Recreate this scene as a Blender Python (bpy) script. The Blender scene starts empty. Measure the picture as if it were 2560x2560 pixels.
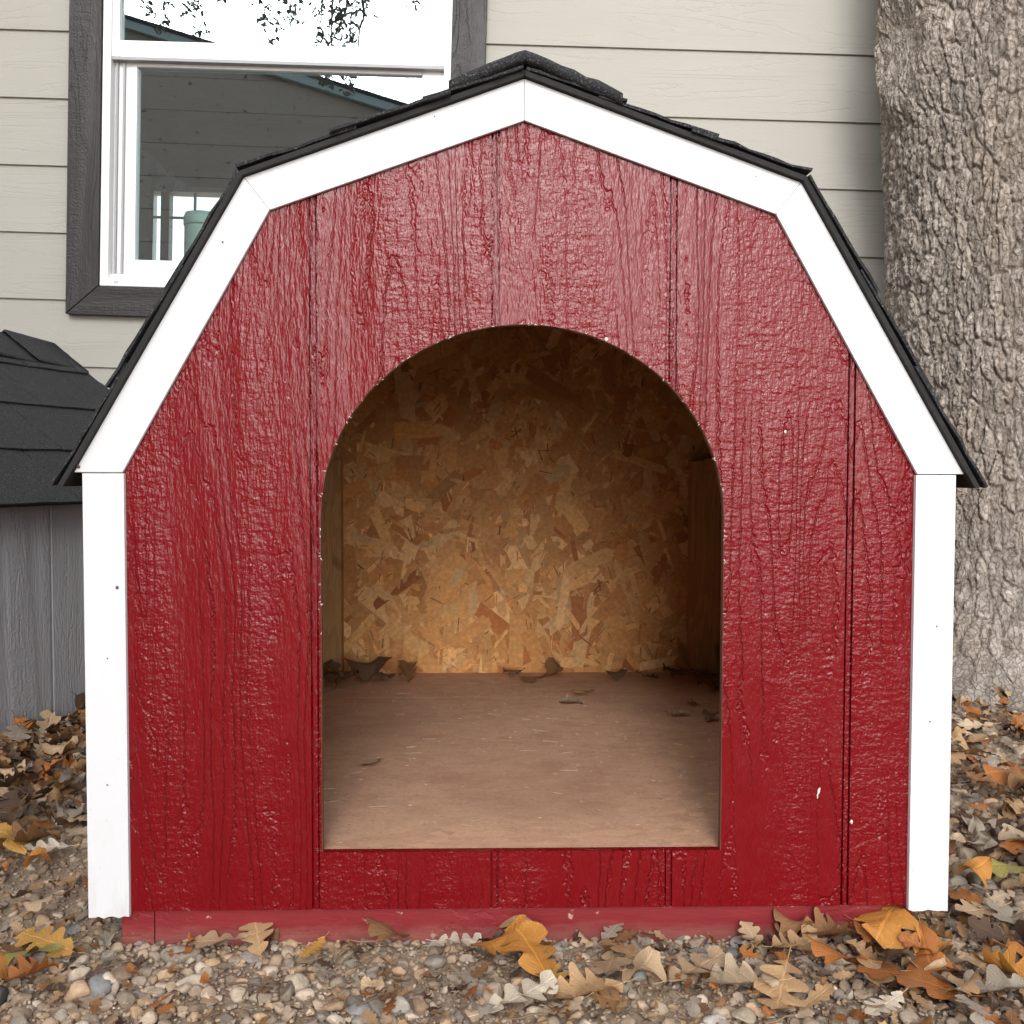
import bpy, bmesh, math, random
import numpy as np
from mathutils import Matrix, Vector, Euler
random.seed(7)
RS = np.random.RandomState(11)
R = math.radians
scn = bpy.context.scene
COL = scn.collection

# ------------------------------------------------------------------ camera
cd = bpy.data.cameras.new('camera'); cam = bpy.data.objects.new('camera', cd); COL.objects.link(cam)
YAW, PIT, ROL = .0239, .0394, .0022
fw = Vector((math.sin(YAW)*math.cos(PIT), math.cos(YAW)*math.cos(PIT), -math.sin(PIT)))
rt = Vector((math.cos(YAW), -math.sin(YAW), 0)); up = rt.cross(fw)
r2 = rt*math.cos(ROL)+up*math.sin(ROL); u2 = up*math.cos(ROL)-rt*math.sin(ROL)
M = Matrix((r2, u2, -fw)).transposed().to_4x4(); M.translation = Vector((-.0406, -1.156, .531))
cam.matrix_world = M
cd.sensor_width = 36; cd.lens = 36.0; cd.clip_start = .02; cd.clip_end = 500
scn.camera = cam
# ------------------------------------------------------------------ sky, sun, exposure
SUN_EL, SUN_AZ = R(25.5), R(-8)          # azimuth from -Y towards +X
w = bpy.data.worlds.new('World'); scn.world = w; w.use_nodes = True
nt = w.node_tree; nt.nodes.clear()
sky = nt.nodes.new('ShaderNodeTexSky'); sky.sky_type = 'NISHITA'; sky.sun_disc = False
sdir = Vector((math.sin(SUN_AZ)*math.cos(SUN_EL), -math.cos(SUN_AZ)*math.cos(SUN_EL), math.sin(SUN_EL)))
sky.sun_elevation = SUN_EL; sky.sun_rotation = math.atan2(sdir.x, sdir.y)
sky.air_density = 1.0; sky.dust_density = 1.0; sky.ozone_density = 1.0
hs = nt.nodes.new('ShaderNodeHueSaturation'); hs.inputs['Saturation'].default_value = .12
bg = nt.nodes.new('ShaderNodeBackground'); bg.inputs['Strength'].default_value = .15
wo = nt.nodes.new('ShaderNodeOutputWorld')
nt.links.new(sky.outputs[0], hs.inputs['Color']); nt.links.new(hs.outputs[0], bg.inputs[0]); nt.links.new(bg.outputs[0], wo.inputs[0])
sl = bpy.data.lights.new('sun', 'SUN'); sl.energy = 1.5; sl.angle = R(32); sl.color = (1, .985, .965)
so = bpy.data.objects.new('sun', sl); COL.objects.link(so); so.rotation_euler = (-sdir).to_track_quat('-Z', 'Y').to_euler()
vs = scn.view_settings; vs.view_transform = 'Standard'; vs.look = 'None'; vs.gamma = 1; vs.use_curve_mapping = False
vs.exposure = 1.3
scn.cycles.max_bounces = 8; scn.cycles.diffuse_bounces = 5; scn.cycles.use_denoising = True

# ------------------------------------------------------------------ helpers
def tag(o, label=None, cat=None, group=None, kind=None):
    if label: o['label'] = label
    if cat: o['category'] = cat
    if group: o['group'] = group
    if kind: o['kind'] = kind
    return o
def empty(name, loc=(0, 0, 0), rz=0):
    o = bpy.data.objects.new(name, None); COL.objects.link(o); o.location = loc; o.rotation_euler = (0, 0, rz); o.empty_display_size = .05
    return o
def mesh(name, verts, faces, mat, parent=None, smooth=False):
    me = bpy.data.meshes.new(name); me.from_pydata([tuple(v) for v in verts], [], [tuple(f) for f in faces]); me.update()
    return link(name, me, mat, parent, smooth)
def link(name, me, mat, parent=None, smooth=False):
    if mat and not me.materials: me.materials.append(mat)
    if smooth: me.polygons.foreach_set('use_smooth', [True]*len(me.polygons))
    o = bpy.data.objects.new(name, me); COL.objects.link(o); o.parent = parent
    return o
def npmesh(name, V, F, mat, parent=None, smooth=True, col=None):
    """V (n,3), F (m,k) arrays of one face size"""
    me = bpy.data.meshes.new(name); V = np.asarray(V, np.float32); F = np.asarray(F, np.int32)
    k = F.shape[1]
    me.vertices.add(len(V)); me.vertices.foreach_set('co', V.ravel())
    me.loops.add(F.size); me.loops.foreach_set('vertex_index', F.ravel())
    me.polygons.add(len(F)); me.polygons.foreach_set('loop_start', np.arange(len(F), dtype=np.int32)*k)
    me.update(calc_edges=True)
    if col is not None:
        a = me.attributes.new('tint', 'FLOAT_COLOR', 'POINT'); c = np.ones((len(V), 4), np.float32); c[:, :3] = col
        a.data.foreach_set('color', c.ravel())
    return link(name, me, mat, parent, smooth)
def boxv(x0, x1, y0, y1, z0, z1):
    return [(x0,y0,z0),(x1,y0,z0),(x1,y1,z0),(x0,y1,z0),(x0,y0,z1),(x1,y0,z1),(x1,y1,z1),(x0,y1,z1)]
BF = [(0,3,2,1),(4,5,6,7),(0,1,5,4),(1,2,6,5),(2,3,7,6),(3,0,4,7)]
def bevel_me(me, wd, seg=2):
    bm = bmesh.new(); bm.from_mesh(me)
    bmesh.ops.recalc_face_normals(bm, faces=bm.faces)
    bmesh.ops.bevel(bm, geom=list(bm.edges), offset=wd, segments=seg, affect='EDGES', profile=.6)
    bm.to_mesh(me); bm.free()
def box(name, x0, x1, y0, y1, z0, z1, mat, parent=None, bev=0):
    o = mesh(name, boxv(x0, x1, y0, y1, z0, z1), BF, mat, parent)
    if bev: bevel_me(o.data, bev)
    return o
def boxes(name, lst, mat, parent=None, bev=0):
    V, F = [], []
    for b in lst:
        n = len(V); V += boxv(*b); F += [tuple(i+n for i in f) for f in BF]
    o = mesh(name, V, F, mat, parent)
    if bev: bevel_me(o.data, bev)
    return o
def prism(name, poly, y0, y1, mat, parent=None, bev=0):
    """poly in xz (counter clockwise seen from -y), extruded y0..y1"""
    n = len(poly); V = [(x, y0, z) for x, z in poly]+[(x, y1, z) for x, z in poly]
    F = [tuple(range(n)), tuple(range(2*n-1, n-1, -1))]+[(i, i+n, (i+1) % n+n, (i+1) % n) for i in range(n)]
    o = mesh(name, V, F, mat, parent); bm = bmesh.new(); bm.from_mesh(o.data); bmesh.ops.recalc_face_normals(bm, faces=bm.faces); bm.to_mesh(o.data); bm.free()
    if bev: bevel_me(o.data, bev)
    return o
def _h(ix, iy, s):
    n = (ix.astype(np.int64)*374761393+iy.astype(np.int64)*668265263+s*1442695041) & 0xffffffff
    n = ((n ^ (n >> 13))*1274126177) & 0xffffffff
    return ((n ^ (n >> 16)) & 0xffffff)/float(0xffffff)
def vn(x, y, s=0):
    ix, iy = np.floor(x), np.floor(y); fx, fy = x-ix, y-iy; fx = fx*fx*(3-2*fx); fy = fy*fy*(3-2*fy)
    a, b, c, d = _h(ix, iy, s), _h(ix+1, iy, s), _h(ix, iy+1, s), _h(ix+1, iy+1, s)
    return a+(b-a)*fx+(c-a)*fy+(a-b-c+d)*fx*fy
def fbm(x, y, s=0, o=3):
    r, a = 0, .5
    for k in range(o): r = r+a*vn(x*2**k, y*2**k, s+k); a *= .5
    return r
def vor(x, y, s=0):
    ix, iy = np.floor(x), np.floor(y); f1 = np.full(x.shape, 9.); f2 = f1.copy(); cid = np.zeros(x.shape)
    for dx in (-1, 0, 1):
        for dy in (-1, 0, 1):
            cx, cy = ix+dx, iy+dy; px, py = cx+.08+.84*_h(cx, cy, s), cy+.08+.84*_h(cx, cy, s+5)
            d = np.hypot(px-x, py-y); cl = _h(cx, cy, s+9); m = d < f1
            f2 = np.where(m, f1, np.minimum(f2, d)); cid = np.where(m, cl, cid); f1 = np.where(m, d, f1)
    return f1, f2, cid

# ------------------------------------------------------------------ materials
class NB:
    """small node-tree writer"""
    def __init__(s, name):
        s.m = bpy.data.materials.new(name); s.m.use_nodes = True; s.t = s.m.node_tree; s.t.nodes.clear()
        s.out = s.n('ShaderNodeOutputMaterial')
    def n(s, typ, **kw):
        q = s.t.nodes.new(typ)
        for k, v in kw.items(): setattr(q, k, v)
        return q
    def l(s, a, b): s.t.links.new(a, b)
    def put(s, sock, v):
        if hasattr(v, 'is_output') or isinstance(v, bpy.types.NodeSocket): s.l(v, sock)
        else: sock.default_value = v
    def math(s, op, a, b=0., c=0.):
        q = s.n('ShaderNodeMath', operation=op); s.put(q.inputs[0], a); s.put(q.inputs[1], b); s.put(q.inputs[2], c); return q.outputs[0]
    def vec(s, x, y, z):
        q = s.n('ShaderNodeCombineXYZ'); s.put(q.inputs[0], x); s.put(q.inputs[1], y); s.put(q.inputs[2], z); return q.outputs[0]
    def co(s, kind='Object'):
        q = s.n('ShaderNodeTexCoord'); return q.outputs[kind]
    def sep(s, v):
        q = s.n('ShaderNodeSeparateXYZ'); s.l(v, q.inputs[0]); return q.outputs
    def mul(s, v, sc):
        q = s.n('ShaderNodeVectorMath', operation='MULTIPLY'); s.l(v, q.inputs[0]); q.inputs[1].default_value = sc; return q.outputs[0]
    def noise(s, v, scale, det=2, rough=.5, dist=0.):
        q = s.n('ShaderNodeTexNoise'); s.put(q.inputs['Vector'], v); q.inputs['Scale'].default_value = scale
        q.inputs['Detail'].default_value = det; q.inputs['Roughness'].default_value = rough; q.inputs['Distortion'].default_value = dist
        return q.outputs['Fac']
    def ramp(s, f, pts, interp='LINEAR'):
        q = s.n('ShaderNodeValToRGB'); s.l(f, q.inputs[0]); e = q.color_ramp.elements; q.color_ramp.interpolation = interp
        while len(e) < len(pts): e.new(.5)
        for el, (p, c) in zip(e, pts):
            el.position = p; el.color = (c, c, c, 1) if isinstance(c, (int, float)) else (*c, 1)
        return q.outputs[0]
    def mix(s, f, a, b, mode='MIX'):
        q = s.n('ShaderNodeMix', data_type='RGBA', blend_type=mode); s.put(q.inputs[0], f)
        for i, v in ((6, a), (7, b)):
            if isinstance(v, tuple): v = (*v, 1) if len(v) == 3 else v
            s.put(q.inputs[i], v)
        return q.outputs[2]
    def bump(s, h, strength, dist, normal=None):
        q = s.n('ShaderNodeBump'); s.l(h, q.inputs['Height']); q.inputs['Strength'].default_value = strength; q.inputs['Distance'].default_value = dist
        if normal: s.l(normal, q.inputs['Normal'])
        return q.outputs[0]
    def bsdf(s, col, rough=.6, spec=.5, normal=None, **kw):
        q = s.n('ShaderNodeBsdfPrincipled')
        if isinstance(col, tuple): col = (*col, 1)
        s.put(q.inputs['Base Color'], col); s.put(q.inputs['Roughness'], rough); s.put(q.inputs['Specular IOR Level'], spec)
        if normal: s.l(normal, q.inputs['Normal'])
        for k, v in kw.items(): s.put(q.inputs[k.replace('_', ' ')], v)
        s.l(q.outputs[0], s.out.inputs[0]); return s.m

def embossed(name, colr, rough, spec, along='z', lines=24., strength=.8, dist=.0012, strip=0., off=0., cvar=.05, coat=0., chat=1., wear=None, fibre=.6, across=False, gline=.75, dusty=False):
    """painted wood-grain embossed board: contour lines of a stretched noise, fibre streaks and saw chatter"""
    b = NB(name); x, y, z = b.sep(b.co())
    a, c = (z, x) if along == 'z' else (x, z)          # a along the grain, c across it
    if along == 'y': a, c = y, z
    if across: c = y
    if strip:
        k = b.math('FLOOR', b.math('DIVIDE', b.math('SUBTRACT', c, off), strip)); a = b.math('MULTIPLY_ADD', k, 3.71, a)
    v = b.vec(c, b.math('MULTIPLY', a, .10), y if along != 'y' else x)
    g = b.noise(v, 9., 2.5, .45, .15)
    jit = b.noise(b.vec(b.math('MULTIPLY', c, 70.), b.math('MULTIPLY', a, 60.), .3), 1., 2, .6)
    jit2 = b.noise(b.vec(b.math('MULTIPLY', c, 170.), b.math('MULTIPLY', a, 150.), .7), 1., 1, .5)
    ph = b.math('MULTIPLY_ADD', g, lines, b.math('MULTIPLY_ADD', jit, .5, b.math('MULTIPLY', jit2, .3)))
    saw = b.math('FRACT', ph)
    groove = b.ramp(saw, [(0, 0.), (.05, .0), (.15, .92), (.55, 1.), (.94, .95), (1, 0.)])
    fib = b.noise(b.vec(b.math('MULTIPLY', c, 190.), b.math('MULTIPLY', a, 34.), .1), 1., 2.5, .6)
    fib2 = b.noise(b.vec(b.math('MULTIPLY', c, 320.), b.math('MULTIPLY', a, 90.), 2.1), 1., 2, .6)
    cha = b.noise(b.vec(b.math('MULTIPLY', c, 130.), b.math('MULTIPLY', a, 170.), .9), 1., 2, .6)
    msk = b.ramp(b.noise(v, 13., 1), [(.40, 0.), (.56, 1.)])
    msk2 = b.ramp(b.noise(b.vec(c, b.math('MULTIPLY', a, .25), 4.), 11., 1), [(.40, .12), (.58, 1.)])
    rip = b.noise(b.vec(b.math('MULTIPLY', c, 12.), b.math('MULTIPLY', a, 70.), 5.), 1., 2, .5)
    h = b.math('MULTIPLY', groove, b.math('MULTIPLY', msk2, gline))
    h = b.math('MULTIPLY_ADD', fib, fibre, h)
    h = b.math('MULTIPLY_ADD', fib2, fibre*.45, h)
    h = b.math('MULTIPLY_ADD', b.math('MULTIPLY', cha, msk), 1.0*chat, h)
    h = b.math('MULTIPLY_ADD', b.math('MULTIPLY', rip, msk), .8*chat, h)
    nrm = b.bump(h, strength, dist)
    oir = b.n('ShaderNodeObjectInfo').outputs['Random']
    cn = b.math('MULTIPLY_ADD', oir, .5, b.math('MULTIPLY', b.noise(b.co(), 5., 3), .6))
    colo = b.mix(cn, tuple(v*(1-cvar) for v in colr), tuple(min(1, v*(1+cvar)) for v in colr))
    if wear:
        wn = b.ramp(b.noise(b.mul(b.co(), (1, 1, 1)), 60., 4, .65), [(wear[0], 0.), (wear[0]+.03, 1.)]); colo = b.mix(wn, colo, wear[1])
    if dusty:
        dn = b.ramp(b.math('MULTIPLY_ADD', z, -30., b.noise(b.mul(b.co(), (1, 1, 3.)), 24., 6, .75)), [(.25, 0.), (.68, .38)]); colo = b.mix(dn, colo, (.30, .15, .12))
    rn = b.math('MULTIPLY_ADD', b.noise(b.co(), 40., 2), .18, rough-.09)
    return b.bsdf(colo, rn, spec, nrm, Coat_Weight=coat, Coat_Roughness=.18)

M_RED = embossed('red_paint', (.158, .0028, .0056), .25, .37, strip=.2035, off=-.2365, lines=22., strength=.9, dist=.0018, chat=.8, fibre=.75, gline=1.1)
M_REDW = embossed('red_paint_weathered', (.20, .016, .02), .55, .3, along='x', lines=10., strength=.6, wear=(.66, (.42, .26, .2)), chat=.3, dusty=True)
M_GRAY = embossed('grey_paint', (.325, .33, .348), .55, .35, strip=.2035, off=-.05, strength=.9, dist=.0015, along='z')
M_GRAYY = embossed('grey_paint_side', (.325, .33, .348), .55, .35, along='z', strength=.9, dist=.0015, across=True)
def white_mat():
    b = NB('white_paint'); x, y, z = b.sep(b.co())
    f = b.noise(b.mul(b.co(), (160, 160, 22)), 1., 3, .6); g = b.noise(b.co(), 18., 2)
    n = b.bump(b.math('MULTIPLY_ADD', g, .6, f), .35, .0006)
    sp = b.ramp(b.noise(b.co(), 130., 3, .75), [(.70, 0.), (.715, 1.)])
    low = b.ramp(z, [(.0, 1.), (.12, .9), (.3, .3), (.6, .15)])
    st = b.ramp(b.noise(b.mul(b.co(), (30, 30, 9)), 1., 4, .7), [(.5, 0.), (.7, .55)]); ft = b.ramp(z, [(.02, 1.), (.06, .35), (.16, 0.)])
    c = b.mix(b.math('MULTIPLY', sp, low), b.mix(b.math('MULTIPLY', st, ft), (.63, .635, .65), (.42, .36, .3)), (.22, .17, .13))
    return b.bsdf(c, .45, .45, n)
M_WHITE = white_mat()
M_SIDING = embossed('beige_siding', (.328, .315, .280), .75, .2, along='x', lines=16., strength=.7, dist=.0012, cvar=.04, chat=.35, gline=.85)
M_TRIM = embossed('charcoal_trim', (.024, .021, .0205), .45, .3, along='z', lines=20., strength=1., dist=.0018, cvar=.1)
M_TRIMH = embossed('charcoal_trim_level', (.024, .021, .0205), .45, .3, along='x', lines=20., strength=1., dist=.0018, cvar=.1)
def plain(name, col, rough=.6, spec=.4, nscale=0, nvar=.1, bstr=0, bdist=.001, bscale=60, **kw):
    b = NB(name); c = col; n = None
    if nscale: c = b.mix(b.noise(b.co(), nscale, 3), tuple(v*(1-nvar) for v in col), tuple(min(1, v*(1+nvar)) for v in col))
    if bstr: n = b.bump(b.noise(b.co(), bscale, 3), bstr, bdist)
    return b.bsdf(c, rough, spec, n, **kw)
M_VINYL = plain('white_vinyl', (.8, .8, .8), .35, .45, 8, .02)
M_VGREY = plain('grey_gasket', (.3, .3, .31), .5)
def shingle_mat():
    b = NB('black_shingle'); v = b.co()
    g = b.noise(v, 420., 3, .8); g2 = b.noise(v, 9., 3)
    c = b.ramp(g, [(.3, (.006, .006, .007)), (.52, (.016, .016, .018)), (.60, (.06, .06, .064)), (.70, (.24, .24, .25))])
    c = b.mix(.22, c, b.mix(g2, (.010, .010, .012), (.034, .033, .034)))
    return b.bsdf(c, .8, .35, b.bump(g, .9, .0016))
M_SHING = shingle_mat()
M_ROOFEDGE = plain('roof_edge_board', (.018, .017, .017), .75, .3, 120, .5, .8, .001, 220)
def wood_mat(name, c0, c1, along='z', sc=1.):
    b = NB(name); x, y, z = b.sep(b.co()); a, c = (z, x) if along == 'z' else (x, z)
    if along == 'y': a, c = y, x
    v = b.vec(c, b.math('MULTIPLY', a, .07), b.math('MULTIPLY', y, .8) if along != 'y' else z)
    g = b.noise(v, 26*sc, 3, .5, 1.2); f = b.math('FRACT', b.math('MULTIPLY', g, 9.)); fi = b.noise(b.vec(b.math('MULTIPLY', c, 300.), b.math('MULTIPLY', a, 14.), .0), 1., 2)
    k = b.ramp(b.noise(b.vec(c, b.math('MULTIPLY', a, .6), 3.), 17., 1), [(.66, 0.), (.75, 1.)])
    col = b.mix(b.math('MULTIPLY_ADD', f, .55, b.math('MULTIPLY', fi, .45)), c0, c1); col = b.mix(k, col, tuple(v*.3 for v in c0))
    return b.bsdf(col, .7, .3, b.bump(fi, .4, .0006))
M_STUD = wood_mat('pine_stud', (.30, .155, .055), (.50, .30, .13))
M_RAFT = wood_mat('pine_rafter', (.33, .165, .06), (.50, .29, .13), 'y')
M_BROWN = wood_mat('cut_edge_fibre', (.085, .038, .022), (.16, .08, .045))
def osb_mat():
    b = NB('strand_board'); v = b.co()
    vo = b.n('ShaderNodeTexVoronoi'); b.l(v, vo.inputs['Vector']); vo.inputs['Scale'].default_value = 45.
    c = b.mix(b.sep(vo.outputs['Color'])[0], (.50, .215, .065), (.64, .33, .115))
    return b.bsdf(c, .65, .3, b.bump(b.noise(v, 90., 3), .5, .001))
M_OSB = osb_mat()
def tint_mat(name, rough=.6, spec=.3, fine=90., bstr=.4, bdist=.0008, var=.25, stretch=(1, 1, 1)):
    b = NB(name); at = b.n('ShaderNodeAttribute', attribute_name='tint'); v = b.mul(b.co(), stretch)
    n = b.noise(v, fine, 4, .6)
    c = b.mix(b.math('MULTIPLY', n, 1.), b.mix(1., at.outputs['Color'], (1-var, 1-var, 1-var), 'MULTIPLY'), b.mix(1., at.outputs['Color'], (1+var, 1+var, 1+var), 'MULTIPLY'))
    return b.bsdf(c, rough, spec, b.bump(n, bstr, bdist))
M_STRAND = tint_mat('wood_strand', .6, .3, 110., .6, .0008, .5)
M_STONE = tint_mat('gravel_stone', .85, .2, 150., .9, .0022, .42)
def floor_mat():
    b = NB('dusty_floor_board'); x, y, z = b.sep(b.co())
    vo = b.n('ShaderNodeTexVoronoi'); b.l(b.vec(b.math('MULTIPLY', x, .5), y, z), vo.inputs['Vector']); vo.inputs['Scale'].default_value = 85.
    r_ = b.sep(vo.outputs['Color'])[0]; d = b.noise(b.mul(b.co(), (.6, 1, 1)), 11., 6, .72); gr = b.noise(b.co(), 150., 6, .85)
    c = b.mix(r_, (.43, .235, .145), (.62, .365, .23)); c = b.mix(b.ramp(d, [(.35, .15), (.65, .9)]), c, (.57, .34, .225))
    c = b.mix(b.ramp(gr, [(.56, 0.), (.66, .85)]), c, (.68, .51, .38)); c = b.mix(b.ramp(gr, [(.34, .8), (.44, 0.)]), c, (.22, .12, .075))
    st = b.noise(b.co(), 4.5, 5, .7); c = b.mix(b.ramp(st, [(.5, 0.), (.68, .45)]), c, (.33, .17, .11))
    return b.bsdf(c, .75, .3, b.bump(b.math('MULTIPLY_ADD', r_, .4, gr), .6, .0012))
M_FLOOR = floor_mat()
def bark_mat():
    b = NB('oak_bark'); at = b.n('ShaderNodeAttribute', attribute_name='tint'); v = b.co()
    n1 = b.noise(v, 55., 5, .65); n2 = b.noise(b.mul(v, (1, 1, .35)), 8., 3); n3 = b.noise(v, 240., 3, .7)
    wv = b.n('ShaderNodeVectorMath', operation='ADD'); q_ = b.n('ShaderNodeTexNoise'); q_.inputs['Scale'].default_value = 40.; b.l(v, q_.inputs['Vector']); b.l(b.mul(q_.outputs['Color'], (.03, .03, .03)), wv.inputs[0]); b.l(b.mul(v, (1, 1, .33)), wv.inputs[1])
    vo = b.n('ShaderNodeTexVoronoi', feature='DISTANCE_TO_EDGE'); vo.inputs['Scale'].default_value = 75.; b.l(wv.outputs[0], vo.inputs['Vector']); ed = b.ramp(vo.outputs['Distance'], [(0., 0.), (.12, 1.)])
    vc = b.n('ShaderNodeTexVoronoi'); vc.inputs['Scale'].default_value = 75.; b.l(wv.outputs[0], vc.inputs['Vector']); cc = b.sep(vc.outputs['Color'])[0]
    c = b.mix(b.math('MULTIPLY_ADD', n1, .6, b.math('MULTIPLY', cc, .4)), (.185, .155, .13), (.385, .335, .29)); c = b.mix(b.math('MULTIPLY_ADD', ed, -.38, .38), c, (.10, .07, .05)); c = b.mix(1., c, at.outputs['Color'], 'MULTIPLY')
    c = b.mix(b.ramp(n2, [(.5, 0.), (.72, .3)]), c, (.26, .20, .14))
    return b.bsdf(c, .85, .25, b.bump(b.math('MULTIPLY_ADD', n3, .6, b.math('MULTIPLY_ADD', ed, .8, b.math('MULTIPLY_ADD', cc, .6, n1))), 1., .0028))
M_BARK = bark_mat()
def leaf_mat(name, per_object):
    b = NB(name)
    if per_object: base = b.n('ShaderNodeObjectInfo').outputs['Color']
    else: base = b.n('ShaderNodeAttribute', attribute_name='tint').outputs['Color']
    uv = b.n('ShaderNodeUVMap', uv_map='leaf'); u, t, _ = b.sep(uv.outputs[0])
    s = b.math('ABSOLUTE', b.math('MULTIPLY_ADD', u, 2., -1.))
    rib = b.ramp(s, [(.0, 1.), (.05, .7), (.09, 0.)])
    ph = b.math('PINGPONG', b.math('MULTIPLY_ADD', t, 7., b.math('MULTIPLY', s, -1.6)), .5)
    vein = b.ramp(ph, [(0., .8), (.05, .5), (.1, 0.)])
    oi = b.n('ShaderNodeObjectInfo').outputs['Random']
    co = b.n('ShaderNodeVectorMath', operation='ADD'); b.l(b.co(), co.inputs[0]); b.l(b.vec(oi, oi, oi), co.inputs[1])
    n = b.noise(co.outputs[0], 60., 4, .65); n2 = b.noise(co.outputs[0], 190., 2)
    c = b.mix(n, b.mix(1., base, (.5, .42, .36), 'MULTIPLY'), b.mix(1., base, (1.3, 1.28, 1.22), 'MULTIPLY'))
    c = b.mix(b.math('MULTIPLY', b.math('MAXIMUM', rib, b.math('MULTIPLY', vein, .6)), .5), c, b.mix(1., base, (1.5, 1.45, 1.4), 'MULTIPLY'))
    c = b.mix(b.ramp(n2, [(.7, 0.), (.76, .7)]), c, (.06, .03, .015))
    h = b.math('MULTIPLY_ADD', b.math('MAXIMUM', rib, vein), -.7, n)
    return b.bsdf(c, .55, .35, b.bump(h, .6, .0015))
M_LEAF = leaf_mat('dry_leaf', True); M_LITTER = leaf_mat('leaf_litter', False)
def ground_mat():
    b = NB('dirt'); v = b.co(); n = b.noise(v, 6., 4); f = b.noise(v, 170., 5, .7); m = b.noise(v, 45., 4, .6)
    c = b.mix(n, (.30, .22, .155), (.42, .32, .235)); c = b.mix(b.ramp(f, [(.3, .75), (.5, 0.)]), c, (.10, .068, .045)); c = b.mix(b.ramp(f, [(.6, 0.), (.72, .6)]), c, (.46, .37, .28))
    return b.bsdf(c, .9, .2, b.bump(b.math('MULTIPLY_ADD', f, .5, m), 1., .006))
M_GROUND = ground_mat()
def glass_mat():
    b = NB('window_glass'); g = b.n('ShaderNodeBsdfGlossy'); g.inputs['Roughness'].default_value = 0.; g.inputs['Color'].default_value = (.90, .97, 1, 1)
    t = b.n('ShaderNodeBsdfTransparent'); t.inputs['Color'].default_value = (.90, .97, .985, 1)
    mx = b.n('ShaderNodeMixShader'); mx.inputs[0].default_value = .17
    b.l(t.outputs[0], mx.inputs[1]); b.l(g.outputs[0], mx.inputs[2]); b.l(mx.outputs[0], b.out.inputs[0]); return b.m
M_GLASS = glass_mat()
def clear_pane():
    b = NB('clear_pane'); t = b.n('ShaderNodeBsdfTransparent'); t.inputs['Color'].default_value = (.97, .99, .99, 1); g = b.n('ShaderNodeBsdfGlossy'); g.inputs['Roughness'].default_value = 0
    mx = b.n('ShaderNodeMixShader'); mx.inputs[0].default_value = .06; b.l(t.outputs[0], mx.inputs[1]); b.l(g.outputs[0], mx.inputs[2]); b.l(mx.outputs[0], b.out.inputs[0]); return b.m
M_ROOM = plain('room_paint', (.22, .25, .26), .8, .2, 3, .1)
M_ROOMW = wood_mat('room_planks', (.16, .12, .09), (.24, .19, .15), 'x')
M_CURT = plain('curtain_cloth', (.05, .06, .062), .9, .1, 12, .3, .5, .003, 30)
M_CAN = plain('green_canister', (.33, .45, .36), .4, .4, 6, .06)
M_NEIGH = wood_mat('brown_board', (.36, .31, .27), (.46, .40, .35), 'x', .3)
M_NROOF = plain('neighbour_roof', (.05, .05, .055), .8, .2, 4, .3)
M_FASC = plain('pale_fascia', (.35, .45, .46), .5)
M_NAIL = plain('rusty_nail', (.10, .055, .045), .6, .4, 200, .4)
M_SPLASH = plain('white_splash', (.72, .68, .6), .7, .3, 90, .2, .5, .001, 120)
M_OLEAF = plain('oak_leaf_green', (.2, .19, .13), .55, .3, 8, .4)
M_TWIG = plain('twig_bark', (.07, .05, .035), .85, .2, 40, .3)

# ------------------------------------------------------------------ ground
def ground():
    xs = np.concatenate([[-90, -30, -8, -3.5], np.linspace(-2.2, 2.2, 120), [3.5, 8, 30, 90]])
    ys = np.concatenate([[-90, -30, -8, -3.5], np.linspace(-2.2, 2.6, 130), [4, 8, 30, 90]])
    X, Y = np.meshgrid(xs, ys); Z = -.018+.010*(fbm(X*4+50, Y*4+50, 3, 3)-.45)
    Z = Z+.03*np.clip((X-.75)/.8, 0, 1)*np.clip((Y-.3)/.8, 0, 1)          # rises round the tree
    n, m = X.shape; V = np.stack([X, Y, Z], -1).reshape(-1, 3); i = np.arange(n*m).reshape(n, m)
    F = np.stack([i[:-1, :-1], i[:-1, 1:], i[1:, 1:], i[1:, :-1]], -1).reshape(-1, 4)
    o = npmesh('ground', V, F, M_GROUND); tag(o, 'bare brown dirt under the gravel and leaves', kind='structure')
ground()

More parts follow.
